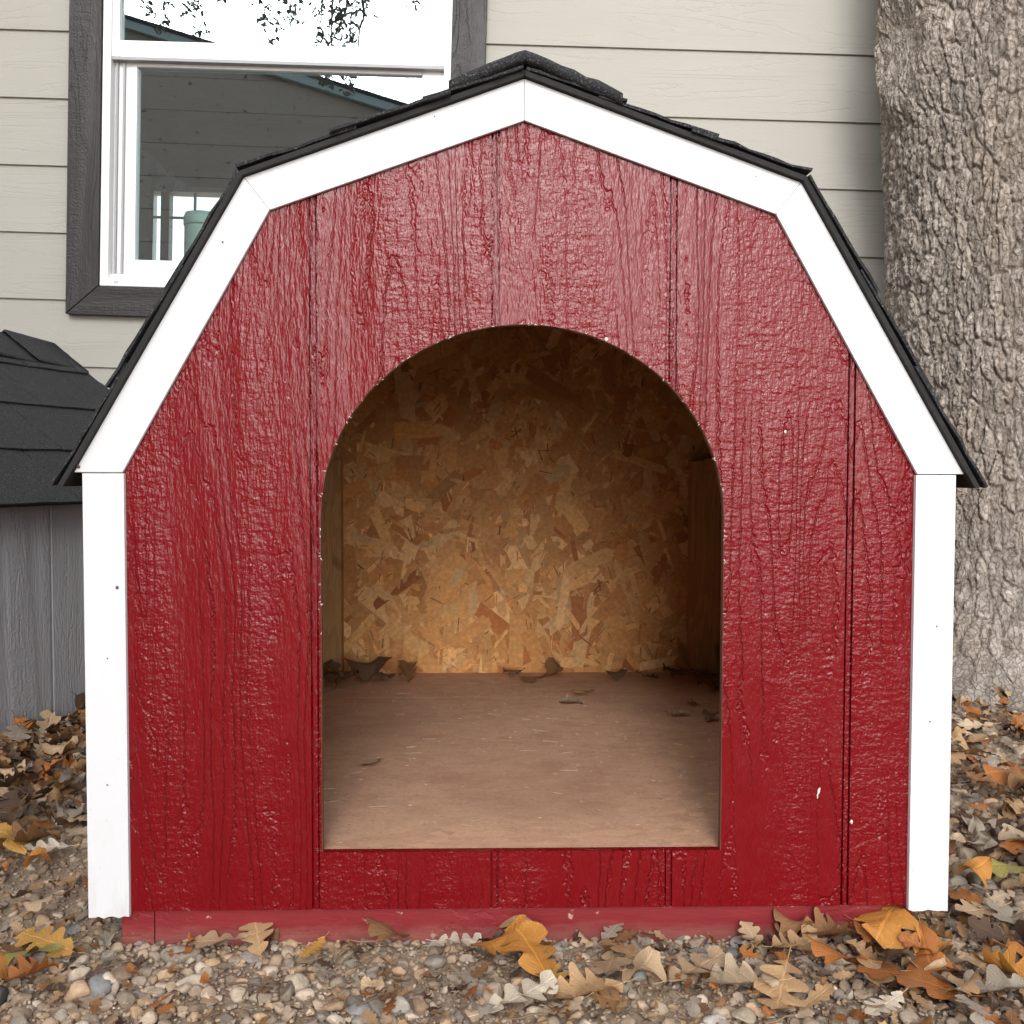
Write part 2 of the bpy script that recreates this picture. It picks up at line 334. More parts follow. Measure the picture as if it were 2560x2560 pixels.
# ------------------------------------------------------------------ house behind
O = Vector((.0347, 1.9931, 0)); RHO = .0275
ha0 = Vector((math.cos(YAW), -math.sin(YAW), 0)); hn = Vector((math.sin(YAW), math.cos(YAW), 0)); hz = Vector((0, 0, 1))
ha = ha0*math.cos(RHO)-hz*math.sin(RHO); hb = hz*math.cos(RHO)+ha0*math.sin(RHO)
HM = Matrix((ha, hn, hb)).transposed().to_4x4(); HM.translation = O
def H(u, v, w): return O+ha*u+hb*v+hn*w
house = empty('house'); house.matrix_world = HM
tag(house, 'beige lap-sided house with a white window in dark trim', 'house')
WU0, WU1, WV0, WV1 = -1.378, -.131, .968, 2.42         # outside of the dark trim
def siding():
    k = -4
    while True:
        v0 = .8116+.2009*k
        if v0 > 3.05: break
        if v0 < -.3: k += 1; continue
        segs = [(-4.2, 5.2)]
        if v0+.2 > WV0 and v0 < WV1:
            segs = [(-4.2, WU0), (WU1, 5.2)]
        elif k % 3 == 0: segs = [(-4.2, 2.31), (2.313, 5.2)]
        for a, b in segs:
            # lap board: proud at its lower edge; notch round the trim for the two courses that cross it
            lo, hi = v0, v0+.214
            bx = [(a, b, lo, hi)]
            if v0 < WV0 < v0+.2 and (a, b) != (-4.2, 5.2):
                pass
            for (p, q, s, t) in bx:
                f0, f1 = -.0145, -.0065
                V = [(p, f0, s), (q, f0, s), (q, f0+.0068, s), (p, f0+.0068, s), (p, f1, t), (q, f1, t), (q, 0.0003, t), (p, 0.0003, t)]
                o = mesh('siding_board', V, BF, M_SIDING, house); bevel_me(o.data, .0012, 2)
        k += 1
siding()
# board course under the window bottom trim runs full width just below: v0 .8116 course is notched, so fill between
V0 = .8116
o = mesh('siding_board', [(WU0, -.0145, V0), (WU1, -.0145, V0), (WU1, -.0077, V0), (WU0, -.0077, V0), (WU0, -.009, WV0), (WU1, -.009, WV0), (WU1, -.002, WV0), (WU0, -.002, WV0)], BF, M_SIDING, house)
boxes('wall_sheathing', [(-4.2, WU0+.08, .001, .10, -.3, 3.0), (WU1-.08, 5.2, .001, .10, -.3, 3.0), (WU0+.08, WU1-.08, .001, .10, -.3, WV0+.07), (WU0+.08, WU1-.08, .001, .10, WV1-.07, 3.0)], M_ROOM, house)
boxes('room', [(-3.3, -3.2, .101, 3.2, .2, 2.7), (1.2, 1.3, .101, 3.2, .2, 2.7), (-3.2, 1.2, .101, 3.2, .2, .3), (-3.2, 1.2, .101, 3.2, 2.6, 2.7),
      (-3.2, -2.27, 3.15, 3.25, .3, 2.6), (-.9, 1.2, 3.15, 3.25, .3, 2.6), (-2.27, -.9, 3.15, 3.25, .3, 1.15), (-2.27, -.9, 3.15, 3.25, 2.19, 2.6)], M_ROOM, house)
fwn = boxes('far_window', [(-2.285, -2.26, 3.14, 3.26, 1.13, 2.2), (-.91, -.88, 3.14, 3.26, 1.13, 2.2), (-2.26, -.91, 3.14, 3.26, 1.13, 1.17), (-2.26, -.91, 3.14, 3.26, 2.17, 2.2)], M_VINYL, house)
box('mullion', -2.2, -2.148, 3.15, 3.22, 1.17, 2.17, M_VGREY, fwn)
for u in (-2.0, -1.7, -1.4, -1.15): box('muntin', u-.006, u+.006, 3.17, 3.19, 1.17, 2.17, M_VGREY, fwn)
for v in (2.02, 1.68): box('muntin', -2.26, -.91, 3.168, 3.188, v-.006, v+.006, M_VGREY, fwn)
box('pane', -2.26, -.91, 3.2, 3.204, 1.17, 2.17, clear_pane(), fwn)
box('window_shelf', -1.7, -.1, .101, .62, 1.03, 1.06, M_ROOM, house)
box('roof', -4.3, 5.3, -.12, 3.4, 3.0, 3.12, M_NROOF, house)
# window
win = boxes('window', [(-1.279, -1.2545, -.028, .05, 1.056, 2.34), (-.2545, -.2335, -.028, .05, 1.056, 2.34), (-1.2545, -.2545, -.028, .05, 1.056, 1.080), (-1.2545, -.2545, -.028, .05, 2.32, 2.34)], M_VINYL, house, .003)
T = -.036
def trim_piece(poly, m): prism('trim_board', poly, T, -.0148+.012, m, win, .0015)
trim_piece([(WU0, WV0), (-1.281, 1.0545), (-1.281, 2.342), (WU0, WV1)], M_TRIM)
trim_piece([(WU1, WV0), (WU1, WV1), (-.2325, 2.342), (-.2325, 1.0545)], M_TRIM)
trim_piece([(WU0+.002, WV0-.001), (WU1-.002, WV0-.001), (-.2335, 1.0535), (-1.279, 1.0535)], M_TRIMH)
trim_piece([(WU0+.002, WV1+.001), (-1.279, 2.343), (-.2335, 2.343), (WU1-.002, WV1+.001)], M_TRIMH)
def sash(u0, u1, v0, v1, w0, w1, s, bo, tp):
    boxes('sash', [(u0, u0+s, w0, w1, v0, v1), (u1-s, u1, w0, w1, v0, v1), (u0+s, u1-s, w0+.001, w1, v0, v0+bo), (u0+s, u1-s, w0+.001, w1, v1-tp, v1)], M_VINYL, win, .003)
sash(-1.2543, -.2547, 1.742, 2.3198, -.020, .02, .022, .05, .03)          # upper, fixed
sash(-1.2543, -.2547, 1.0803, 1.7415, .004, .04, .068, .063, .018)        # lower, set back
box('sill_stop', -1.2543, -.2547, -.012, .003, 1.0803, 1.0950, M_VINYL, win, .002)
box('rail_cap', -1.2543, -.2547, -.0205, .003, 1.7335, 1.7415, M_VGREY, win)
for uu in (-1.2460, -1.2250): box('track', uu, uu+.006, -.006, .0035, 1.0955, 1.733, M_VGREY, win)
box('weep_slot', -1.236, -1.222, -.0285, -.027, 1.066, 1.070, M_VGREY, win)
box('pane', -1.2322, -.2768, -.002, .003, 1.7922, 2.2898, M_GLASS, win)
box('pane', -1.1862, -.3228, .018, .023, 1.1434, 1.7233, M_GLASS, win)
# things inside the room
def curtain():
    n = 150; us = np.linspace(-1.56, -1.185, n); V, F = [], []
    for i, u in enumerate(us):
        top = 1.60-.118*max(0, (u+1.335)/.15)*1.0 if u > -1.335 else 1.60+.25*min(1, (-1.335-u)/.1)
        sc = .02*abs(math.sin((u+1.335)/.15*math.pi*3.5)) if u > -1.335 else 0
        bot = 1.08 if u < -1.298 else 1.474
        top = max(top+sc, bot+.004); w_ = .45+.018*math.sin(u*95)
        V += [(u, w_, bot), (u, w_+.004, .5*(bot+top)), (u, w_, top), (u, w_+.008, bot), (u, w_+.012, .5*(bot+top)), (u, w_+.008, top)]
        if i:
            a, b = 6*(i-1), 6*i
            F += [(a, b, b+1, a+1), (a+1, b+1, b+2, a+2), (a+3, a+4, b+4, b+3), (a+4, a+5, b+5, b+4), (a+2, b+2, b+5, a+5), (a, a+3, b+3, b)]
    o = mesh('curtain', V, F, M_CURT, None, True); o.matrix_world = HM
    tag(o, 'dark gathered curtain with a scalloped edge hanging inside the house window', 'curtain')
curtain()
def lathe(name, prof, mat, parent=None, seg=40):
    V, F = [], []
    for r_, z_ in prof:
        for k in range(seg): V.append((r_*math.cos(2*math.pi*k/seg), r_*math.sin(2*math.pi*k/seg), z_))
    for j in range(len(prof)-1):
        for k in range(seg): a, b = j*seg+k, j*seg+(k+1) % seg; F.append((a, b, b+seg, a+seg))
    F.append(tuple(range(seg-1, -1, -1))); F.append(tuple(range(len(V)-seg, len(V))))
    return mesh(name, V, F, mat, parent, True)
can = empty('canister'); can.matrix_world = HM @ Matrix.Translation((-1.115, .45, 1.06)); tag(can, 'pale green round canister standing behind the lower window pane', 'canister')
lathe('body', [(.058, 0), (.062, .004), (.062, .285), (.060, .288)], M_CAN, can); lathe('lid', [(.0645, .290), (.0655, .293), (.0655, .318), (.060, .332), (.045, .336), (.0, .337)], M_CAN, can)

# ------------------------------------------------------------------ neighbouring house (seen mirrored in the window)
nb = empty('neighbour_house'); nb.matrix_world = HM @ Matrix.Translation((-5.6, -9.85, 0)) @ Matrix.Rotation(R(-2), 4, 'Z')
tag(nb, 'brown wide-board gabled house standing opposite, mirrored in the window glass', 'house')
def neigh():
    sl_ = .2646; pk = 6.04; hw0 = 7.4; hw = hw0; RW = 4.35
    k = 0; v = 0.; hh = .40
    while v < pk-.05:
        def half(vv): return hw if vv < pk-hw*sl_ else max(.05, (pk-vv)/sl_)
        a, b = half(v), half(min(pk, v+hh)); ra, rb = min(a, RW), min(b, RW)
        V = [(-a, .0, v), (ra, .0, v), (ra, -.12, v), (-a, -.12, v), (-b, .02, v+hh-.0), (rb, .02, v+hh), (rb, -.12, v+hh), (-b, -.12, v+hh)]
        V = [(x, y+.03, min(z, pk)) for x, y, z in V]
        V2 = [(x, -y, z) for x, y, z in V]; mesh('siding_board', [(x, -y+.0, z) for x, y, z in [(p[0], -p[1], p[2]) for p in V]], BF, M_NEIGH, nb)
        v += hh+.012
    for s in (-1, 1):
        hw = hw0 if s < 0 else RW-.1
        prism('fascia', [(0, pk), (s*(hw+.5), pk-(hw+.5)*sl_), (s*(hw+.5), pk-(hw+.5)*sl_+.10), (0, pk+.10)], .06, .16, M_FASC, nb)
        prism('roof', [(0, pk+.105), (s*(hw+.55), pk-(hw+.55)*sl_+.105), (s*(hw+.55), pk-(hw+.55)*sl_+.15), (0, pk+.15)], -7, .18, M_NROOF, nb)
        box('side_wall', *(sorted((s*hw, s*(hw-.1)))), -7, -.15, 0, pk-hw*sl_, M_NEIGH, nb)
neigh()

# ------------------------------------------------------------------ red kennel
ken = empty('dog_kennel'); tag(ken, 'red barn-shaped dog kennel with white trim and arched doorway', 'dog kennel')
aO, aI, kx, kz, ix, iz, eO, eI, ez, po, pi_ = .968, .922, .3112, .8565, .2834, .821, .5028, .449, .529, .4931, .4474
def gam(x, d=0.):          # gambrel line midway under the trim
    x = abs(x); pts = [(0, .945), (.2973, .839), (.476, .529), (.6, .31)]
    for (x0, z0), (x1, z1) in zip(pts, pts[1:]):
        if x <= x1: return z0+(z1-z0)*(x-x0)/(x1-x0)+d
    return .4
DW, DB, DS, DT = .2298, .0942, .4787, .6972
GRV = [(c-.0048, c+.0048) for c in (-.2365, -.0321, .1687, .3746)]
SLOT = .0025
def arch(x):
    q = max(0., 1-(x/DW)**2); return DS+(DT-DS)*math.sqrt(q)
def front_panel():
    yf, yb = .0062, .0172
    xs = set([-.4705, .4705, -.2973, .2973, 0., -DW, DW])
    for a, b in GRV: xs |= {a, a+SLOT, b-SLOT, b}
    for k in range(1, 48): xs.add(-DW*math.cos(math.pi*k/48))
    xs = sorted(xs); V, F = [], []
    def q(*p):
        n = len(V); V.extend(p); F.append(tuple(range(n, n+len(p))))
    prev = None
    for a, b in zip(xs, xs[1:]):
        m = .5*(a+b); y = yf+max([0]+[(.0065 if (m < g0+SLOT or m > g1-SLOT) else .0009) for g0, g1 in GRV if g0 < m < g1])
        spans = [((.0275, .0275), (gam(a), gam(b)))]
        if abs(m) < DW: spans = [((.0275, .0275), (DB, DB)), ((arch(a), arch(b)), (gam(a), gam(b)))]
        for (l0, l1), (h0, h1) in spans:
            q((a, y, l0), (b, y, l1), (b, y, h1), (a, y, h0)); q((b, yb, l1), (a, yb, l0), (a, yb, h0), (b, yb, h1))
            q((a, yb, l0), (b, yb, l1), (b, y, l1), (a, y, l0)); q((a, y, h0), (b, y, h1), (b, yb, h1), (a, yb, h0))
            if prev is not None and abs(prev-y) > 1e-6:
                q((a, prev, l0), (a, y, l0), (a, y, h0), (a, prev, h0))
        prev = y
    for x in (-.4705, .4705): q((x, yf, .0275), (x, yb, .0275), (x, yb, gam(x)), (x, yf, gam(x)))
    o = mesh('front_panel', V, F, M_RED, ken)
    # raw cut edge of the doorway, a millimetre inside the painted opening
    V, F = [], []; pts = [(-DW, DB), (-DW, DS)]+[(-DW*math.cos(math.pi*k/60), arch(-DW*math.cos(math.pi*k/60))) for k in range(1, 60)]+[(DW, DS), (DW, DB)]
    n = len(pts)
    for k, (x, z) in enumerate(pts):
        cx, cz = 0, min(z, DS); L = max(1e-6, math.hypot(x-cx, z-cz)); ii = .0004+.0008*random.random()
        xx, zz = (x-(x-cx)/L*ii, z-(z-cz)/L*ii)
        V += [(x*1.0, .0064, z), (xx, .0072, zz), (xx, .0168, zz), (x, .0174, z)]
        if k:
            a, b = 4*(k-1), 4*k
            F += [(a, a+1, b+1, b), (a+1, a+2, b+2, b+1), (a+2, a+3, b+3, b+2)]
    de = mesh('doorway_edge', V, F, M_BROWN, o)
    # loose fibres along the saw cut
    V, F = [], []
    for k in range(80):
        i = random.randrange(2, n-3); t = random.random(); x = pts[i][0]*(1-t)+pts[i+1][0]*t; z = pts[i][1]*(1-t)+pts[i+1][1]*t
        if random.random() < .3: x, z = random.choice((-DW, DW)), random.uniform(DB+.25, DS)
        L = random.uniform(.0015, .005); an = random.uniform(0, 6.28); dx, dz = math.cos(an)*L, math.sin(an)*L; y = random.uniform(.0045, .008); wd = .0004
        m_ = len(V); V += [(x-dz/L*wd, y, z+dx/L*wd), (x+dz/L*wd, y, z-dx/L*wd), (x+dx, y-.0015, z+dz), (x, y+.0008, z)]; F += [(m_, m_+1, m_+2), (m_, m_+2, m_+3), (m_+1, m_+3, m_+2)]
    s = mesh('saw_splinters', V, F, M_SPLASH, o); s['kind'] = 'stuff'
    return o
fp = front_panel()
g = .0001
prism('trim_board', [(-eO, ez+g), (-eI, ez+g), (-ix-g, iz-g), (-kx-g, kz-g)], 0, .0059, M_WHITE, ken, .0011)
prism('trim_board', [(eI, ez+g), (eO, ez+g), (kx+g, kz-g), (ix+g, iz-g)], 0, .0059, M_WHITE, ken, .0011)
prism('trim_board', [(-ix, iz), (-g, aI), (-g, aO), (-kx, kz)], .0004, .0059, M_WHITE, ken, .0011)
prism('trim_board', [(g, aI), (ix, iz), (kx, kz), (g, aO)], .0004, .0059, M_WHITE, ken, .0011)
for s in (-1, 1):
    x0, x1 = sorted((s*pi_, s*po)); b = .0235
    # corner board, its foot slightly split and uneven
    xs = np.linspace(x0, x1, 9); bz = [b+random.uniform(-.0012, .0016) for _ in xs]
    prism('corner_board', [(x, z) for x, z in zip(xs, bz)]+[(x1, ez-.0009), (x0, ez-.0009)], -.0006, .0059, M_WHITE, ken)
    x0, x1 = sorted((s*.4712, s*.4800))
    o = mesh('side_wall', [(x0, .0165, .0275), (x1, .0165, .0275), (x1, 1.085, .0275), (x0, 1.085, .0275), (x0, .0165, .540), (x1, .0165, .527), (x1, 1.085, .527), (x0, 1.085, .540)] if s > 0 else
             [(x0, .0165, .0275), (x1, .0165, .0275), (x1, 1.085, .0275), (x0, 1.085, .0275), (x0, .0165, .527), (x1, .0165, .540), (x1, 1.085, .540), (x0, 1.085, .527)], BF, M_RED, ken)
    x0, x1 = sorted((s*.4600, s*.4708)); box('wall_lining', x0, x1, .0275, 1.066, DB-.002, .53, M_OSB, ken)
    # corner and middle studs, top plate
    x0, x1 = sorted((s*.4596, s*(.352 if s < 0 else .396)))
    box('stud', x0, x1, 1.028, 1.0655, DB+.001, .556, M_STUD, ken, .002)
    x0, x1 = sorted((s*.4596, s*.4216))
    box('stud', x0, x1, .53, .568, DB+.001, .526, M_STUD, ken, .002)
    box('top_plate', x0, x1, .03, 1.0275, .5265, .5605, M_RAFT, ken, .002)
box('floor_board', -.4706, .4706, .0176, .8195, DB-.018, DB-.0012, M_FLOOR, ken, .0008)
box('floor_board', -.4706, .4706, .8215, 1.0662, DB-.018, DB-.0016, M_FLOOR, ken, .0008)
back = prism('back_wall', [(-.47, .03), (.47, .03), (.47, .545), (.2973, .832), (0, .94), (-.2973, .832), (-.47, .545)], 1.0664, 1.085, M_OSB, ken)
# oriented strands pressed into the back wall: the largest one by one, the rest as one part
def strands():
    PAL = [((.58, .34, .14), 5), ((.68, .46, .23), 5), ((.54, .28, .10), 4), ((.46, .21, .075), 3), ((.74, .55, .33), 3), ((.42, .18, .06), 1), ((.56, .32, .13), 4)]
    cols = [c for c, k in PAL for _ in range(k)]
    def one(L, W, x, z, an, y, c):
        ca, sa = math.cos(an), math.sin(an); j = lambda: random.uniform(-.12, .12)
        P = [(-L/2+L*j(), -W/2), (L/2+L*j()*.6, -W/2*(1+j())), (L/2+L*j()+.1*W, W*.05), (L/2+L*j()*.6, W/2), (-L/2+L*j(), W/2*(1+j())), (-L/2+L*j()-.1*W, W*.08*j())]
        t = random.uniform(-.004, .004)
        return [(x+p*ca-q*sa, y-.0006+t*q/W*.12, z+p*sa+q*ca) for p, q in P]+[(x+p*ca-q*sa, y+.0012, z+p*sa+q*ca) for p, q in P]
    FF = [(0, 1, 2, 3, 4, 5)]+[(i, i+6, (i+1) % 6+6, (i+1) % 6) for i in range(6)]
    def inside(x, z): return abs(x) < .452 and .10 < z < gam(x)-.035
    V, F, C = [], [], []; big = 0
    for k in range(4400):
        L = random.uniform(.015, .06); W = random.choice((random.uniform(.005, .012), random.uniform(.010, .024)))
        if random.random() < .42: L, W = random.uniform(.05, .12), random.uniform(.014, .036)
        if random.random() < .48: L, W = random.uniform(.006, .034), random.uniform(.0010, .0034)
        x, z = random.uniform(-.46, .46), random.uniform(.095, .93)
        if not inside(x, z) or not inside(x+.5*L*.7, z+.5*L*.7) or not inside(x-.5*L*.7, max(.101, z-.5*L*.7)): continue
        an = random.gauss(1.57, .9); c = np.array(random.choice(cols))*random.uniform(.8, 1.15)*np.array((1.08, .86, .64))
        if W < .005: c = c*random.choice((.4, .6, .9, 1.15))
        else: c = (.72*c+.28*np.array((.60, .335, .13)) if random.random() < .7 else c*random.uniform(.8, 1.1))
        y = 1.0660-.00010*(k % 37)
        vs_ = one(L, W, x, z, an, y, c)
        if W*L > .0013 and big < 170 and -.34 < x < .40 and z < .72:
            big += 1; cc = np.tile(c, (12, 1)); me = bpy.data.meshes.new('wood_strand'); me.from_pydata(vs_, [], FF); a = me.attributes.new('tint', 'FLOAT_COLOR', 'POINT')
            a.data.foreach_set('color', np.concatenate([cc, np.ones((12, 1))], 1).astype(np.float32).ravel()); link('wood_strand', me, M_STRAND, back)
        else:
            n = len(V); V += vs_; F += [tuple(i+n for i in f) for f in FF]; C += [c]*12
    me = bpy.data.meshes.new('pressed_strands'); me.from_pydata(V, [], F); a = me.attributes.new('tint', 'FLOAT_COLOR', 'POINT')
    a.data.foreach_set('color', np.concatenate([np.array(C), np.ones((len(C), 1))], 1).astype(np.float32).ravel())
    o = link('pressed_strands', me, M_STRAND, back); o['kind'] = 'stuff'
strands()
# skids / base
box('base_board', -.4225, .4215, .0110, .0590, -.02, .0268, M_REDW, ken, .002)
box('skid', -.4610, -.4235, .0125, 1.06, -.02, .0268, M_REDW, ken, .002)
box('skid', .4225, .4610, .0200, 1.06, -.02, .0268, M_REDW, ken, .002)
# nails, dents and splashes
def nail(x, z, r_=.0022, y=-.0006):
    V = [(x+r_*math.cos(a)*random.uniform(.8, 1.1), y-.0004, z+r_*math.sin(a)*random.uniform(.8, 1.1)) for a in np.linspace(0, 6.28, 9)[:-1]]+[(x, y-.0010, z)]
    mesh('nail_head', V, [((k+1) % 8, k, 8) for k in range(8)], M_NAIL, ken)
for x, z, r_ in [(-.4975, .5355, .0026), (-.456, .4, .0022), (-.47, .176, .0012), (-.468, .32, .001), (-.36, .782, .0024), (-.335, .785, .0012), (.474, .355, .0011), (.468, .245, .0011), (.26, .862, .0008), (-.1, .925, .0008)]: nail(x, z, r_)
def splash(x, z, a, b, an=0):
    V = []; ca, sa = math.cos(an), math.sin(an)
    for t in np.linspace(0, 6.28, 13)[:-1]:
        k = random.uniform(.7, 1.15); p, q = a*k*math.cos(t), b*k*math.sin(t); V.append((x+p*ca-q*sa, .0056, z+p*sa+q*ca))
    V.append((x, .0046, z)); mesh('white_splash', V, [((k+1) % 12, k, 12) for k in range(12)], M_SPLASH, ken)
splash(.343, .163, .0015, .0046, -.25); splash(.3414, .157, .0010, .0032); splash(.3815, .1265, .0016, .003); splash(.0935, .681, .002, .0024); splash(.2985, .577, .0014, .002)

# roof: boards, then shingles course by course, then ridge caps
def slope_shingles(parent, lo, hi, y0, y1, exps, tab, up=0., th=.0042, seed=0, skew=0., over=1.22, lift=.005):
    """lo, hi: (x, z) bottom and top of a slope line in the kennel's own frame"""
    rnd = random.Random(seed); lo, hi = np.array(lo), np.array(hi); L = np.linalg.norm(hi-lo); d = (hi-lo)/L
    n = np.array([-d[1], d[0]]);  n = n if n[1] > 0 else -n
    s = 0.
    for c, e in enumerate(exps):
        y = y0+rnd.uniform(-.004, .004)-(tab*.5*(c % 2)); ln = min(e*over, L-s-.001)
        while y < y1-.01:
            a, b = max(y, y0+rnd.uniform(-.004, .003)), min(y+tab-.0035, y1+rnd.uniform(-.003, .003))
            if b-a > .015:
                m = 5; NQ = 8; K6 = 2*(NQ+1)
                V = []
                for i in range(m):
                    yy = a+(b-a)*i/(m-1)
                    edge = i in (0, m-1)
                    for q in range(NQ+1):
                        ss = s+ln*q/NQ-(.006 if q == 0 else 0)+(rnd.uniform(-.0015, .0015) if q == 0 else 0)
                        hgt = up+lift*(1-q/NQ)+(rnd.uniform(0, .0016) if q == 0 else 0)+(rnd.uniform(-.0004, .0012) if edge and q < NQ*.8 else 0)
                        p = lo+d*ss+n*hgt; r_ = p+n*th*(rnd.uniform(.7, 1.15) if edge else 1.); y_ = yy+(rnd.uniform(-.0022, .0016) if edge else 0)
                        V += [(p[0], y_, p[1]), (r_[0], y_+rnd.uniform(-.0008, .0008), r_[1])]
                F = []
                for i in range(m-1):
                    A, B = i*K6, (i+1)*K6
                    for q in range(NQ): F += [(A+2*q+1, B+2*q+1, B+2*q+3, A+2*q+3), (A+2*q, A+2*q+2, B+2*q+2, B+2*q)]
                    F += [(A, B, B+1, A+1), (A+K6-2, A+K6-1, B+K6-1, B+K6-2)]
                E_ = (m-1)*K6
                for A in (0, E_):
                    for q in range(NQ): F.append((A+2*q, A+2*q+1, A+2*q+3, A+2*q+2))
                o = mesh('shingle', V, F, M_SHING, parent); bm = bmesh.new(); bm.from_mesh(o.data); bmesh.ops.recalc_face_normals(bm, faces=bm.faces); bm.to_mesh(o.data); bm.free()
            y += tab
        s += e
def offset_line(p, q, d):
    p, q = np.array(p), np.array(q); t = (q-p)/np.linalg.norm(q-p); n = np.array([-t[1], t[0]]); n = n if n[1] > 0 else -n
    return p+n*d, q+n*d
YF, YB = -.0075, 1.10
for s in (-1, 1):
    E0 = (s*.5155, .5085); K0 = (s*kx, kz+.0003); A0 = (0, aO+.0004)
    # lower and upper sheathing as thin boards
    tl = .0058
    e0, k0 = offset_line((s*eO, ez), K0, .0004); d = (e0-k0)/np.linalg.norm(e0-k0); e0 = e0+d*.0185
    e1, k1 = offset_line((s*eO, ez), K0, tl); e1 = e1+d*.0205
    ku0, a0 = offset_line(K0, A0, .0004); ku1, a1 = offset_line(K0, A0, tl)
    # mitre at the knuckle
    def isect(p, q, r_, t):
        A = np.array([q-p, -(t-r_)]).T; k = np.linalg.solve(A, r_-p); return p+(q-p)*k[0]
    m0, m1 = isect(e0, k0, ku0, a0), isect(e1, k1, ku1, a1)
    a0 = np.array([s*.0004, aO+.0006]); a1 = np.array([s*.0004, aO+.0006+tl*1.05])
    rl = prism('roof_board', [tuple(e0), tuple(m0), tuple(m1), tuple(e1)], YF, YB, M_ROOFEDGE, ken)
    ru = prism('roof_board', [tuple(m0), tuple(a0), tuple(a1), tuple(m1)], YF+.0006, YB, M_ROOFEDGE, ken)
    slope_shingles(rl, e1-d*.004, m1, YF-.002, YB+.004, [.125, .125, .14], .305, .0003, seed=3+s, th=.003, lift=.0034)
    slope_shingles(ru, m1-(m1-a1)/np.linalg.norm(m1-a1)*.004, a1, YF-.003, YB+.004, [.11, .11, .12], .305, .0003, seed=9+s, th=.003, lift=.0034)
    box('rafter', *sorted((s*.485, s*.4945)), .017, 1.08, .505, .522, M_STUD, ken)
def ridge_cap(parent, apex, hl, hr, dl, dr, y0, y1, th, lift, name='ridge_cap', m=None):
    """folded shingle: half widths hl/hr, drops dl/dr"""
    prof = []
    for t in np.linspace(-1, 1, 17):
        x = (hl if t < 0 else hr)*t; dz = (dl if t < 0 else dr)*abs(t); z = apex-dz+.0007*random.uniform(-1, 1); prof.append((x, z))
    V, F = [], []; ys = [y0, y0+.003, y0+.012, .5*(y0+y1), y1]
    for j, y in enumerate(ys):
        k = (y1-y)/(y1-y0)
        ins = (.35, .85, 1., 1., 1.)[j]
        for x, z in prof:
            zz = z+lift*k+(.0012*random.uniform(-1, 1) if j < 2 else 0); V += [(x, y+(.002*random.uniform(-1, 1) if j == 0 else 0), zz+th*.5*(1-ins)), (x, y, zz+th*(.5+.5*ins))]
    n = len(prof)
    for j in range(len(ys)-1):
        for i in range(n-1):
            a = (j*n+i)*2; b = ((j+1)*n+i)*2
            F += [(a+1, a+3, b+3, b+1), (a, b, b+2, a+2)]
        for i in (0, n-1):
            a = (j*n+i)*2; b = ((j+1)*n+i)*2; F.append((a, a+1, b+1, b))
    for j in (0, len(ys)-1):
        for i in range(n-1):
            a = (j*n+i)*2; F.append((a, a+2, a+3, a+1))
    o = mesh(name, V, F, M_SHING, parent, True); bm = bmesh.new(); bm.from_mesh(o.data); bmesh.ops.recalc_face_normals(bm, faces=bm.faces); bm.to_mesh(o.data); bm.free()
    return o
yy = -.014
for k in range(7):
    ridge_cap(ken, .977, .084, .108, .0345, .0455, yy, min(yy+.19, 1.108), .0145 if k == 0 else .005, .006); yy += .155

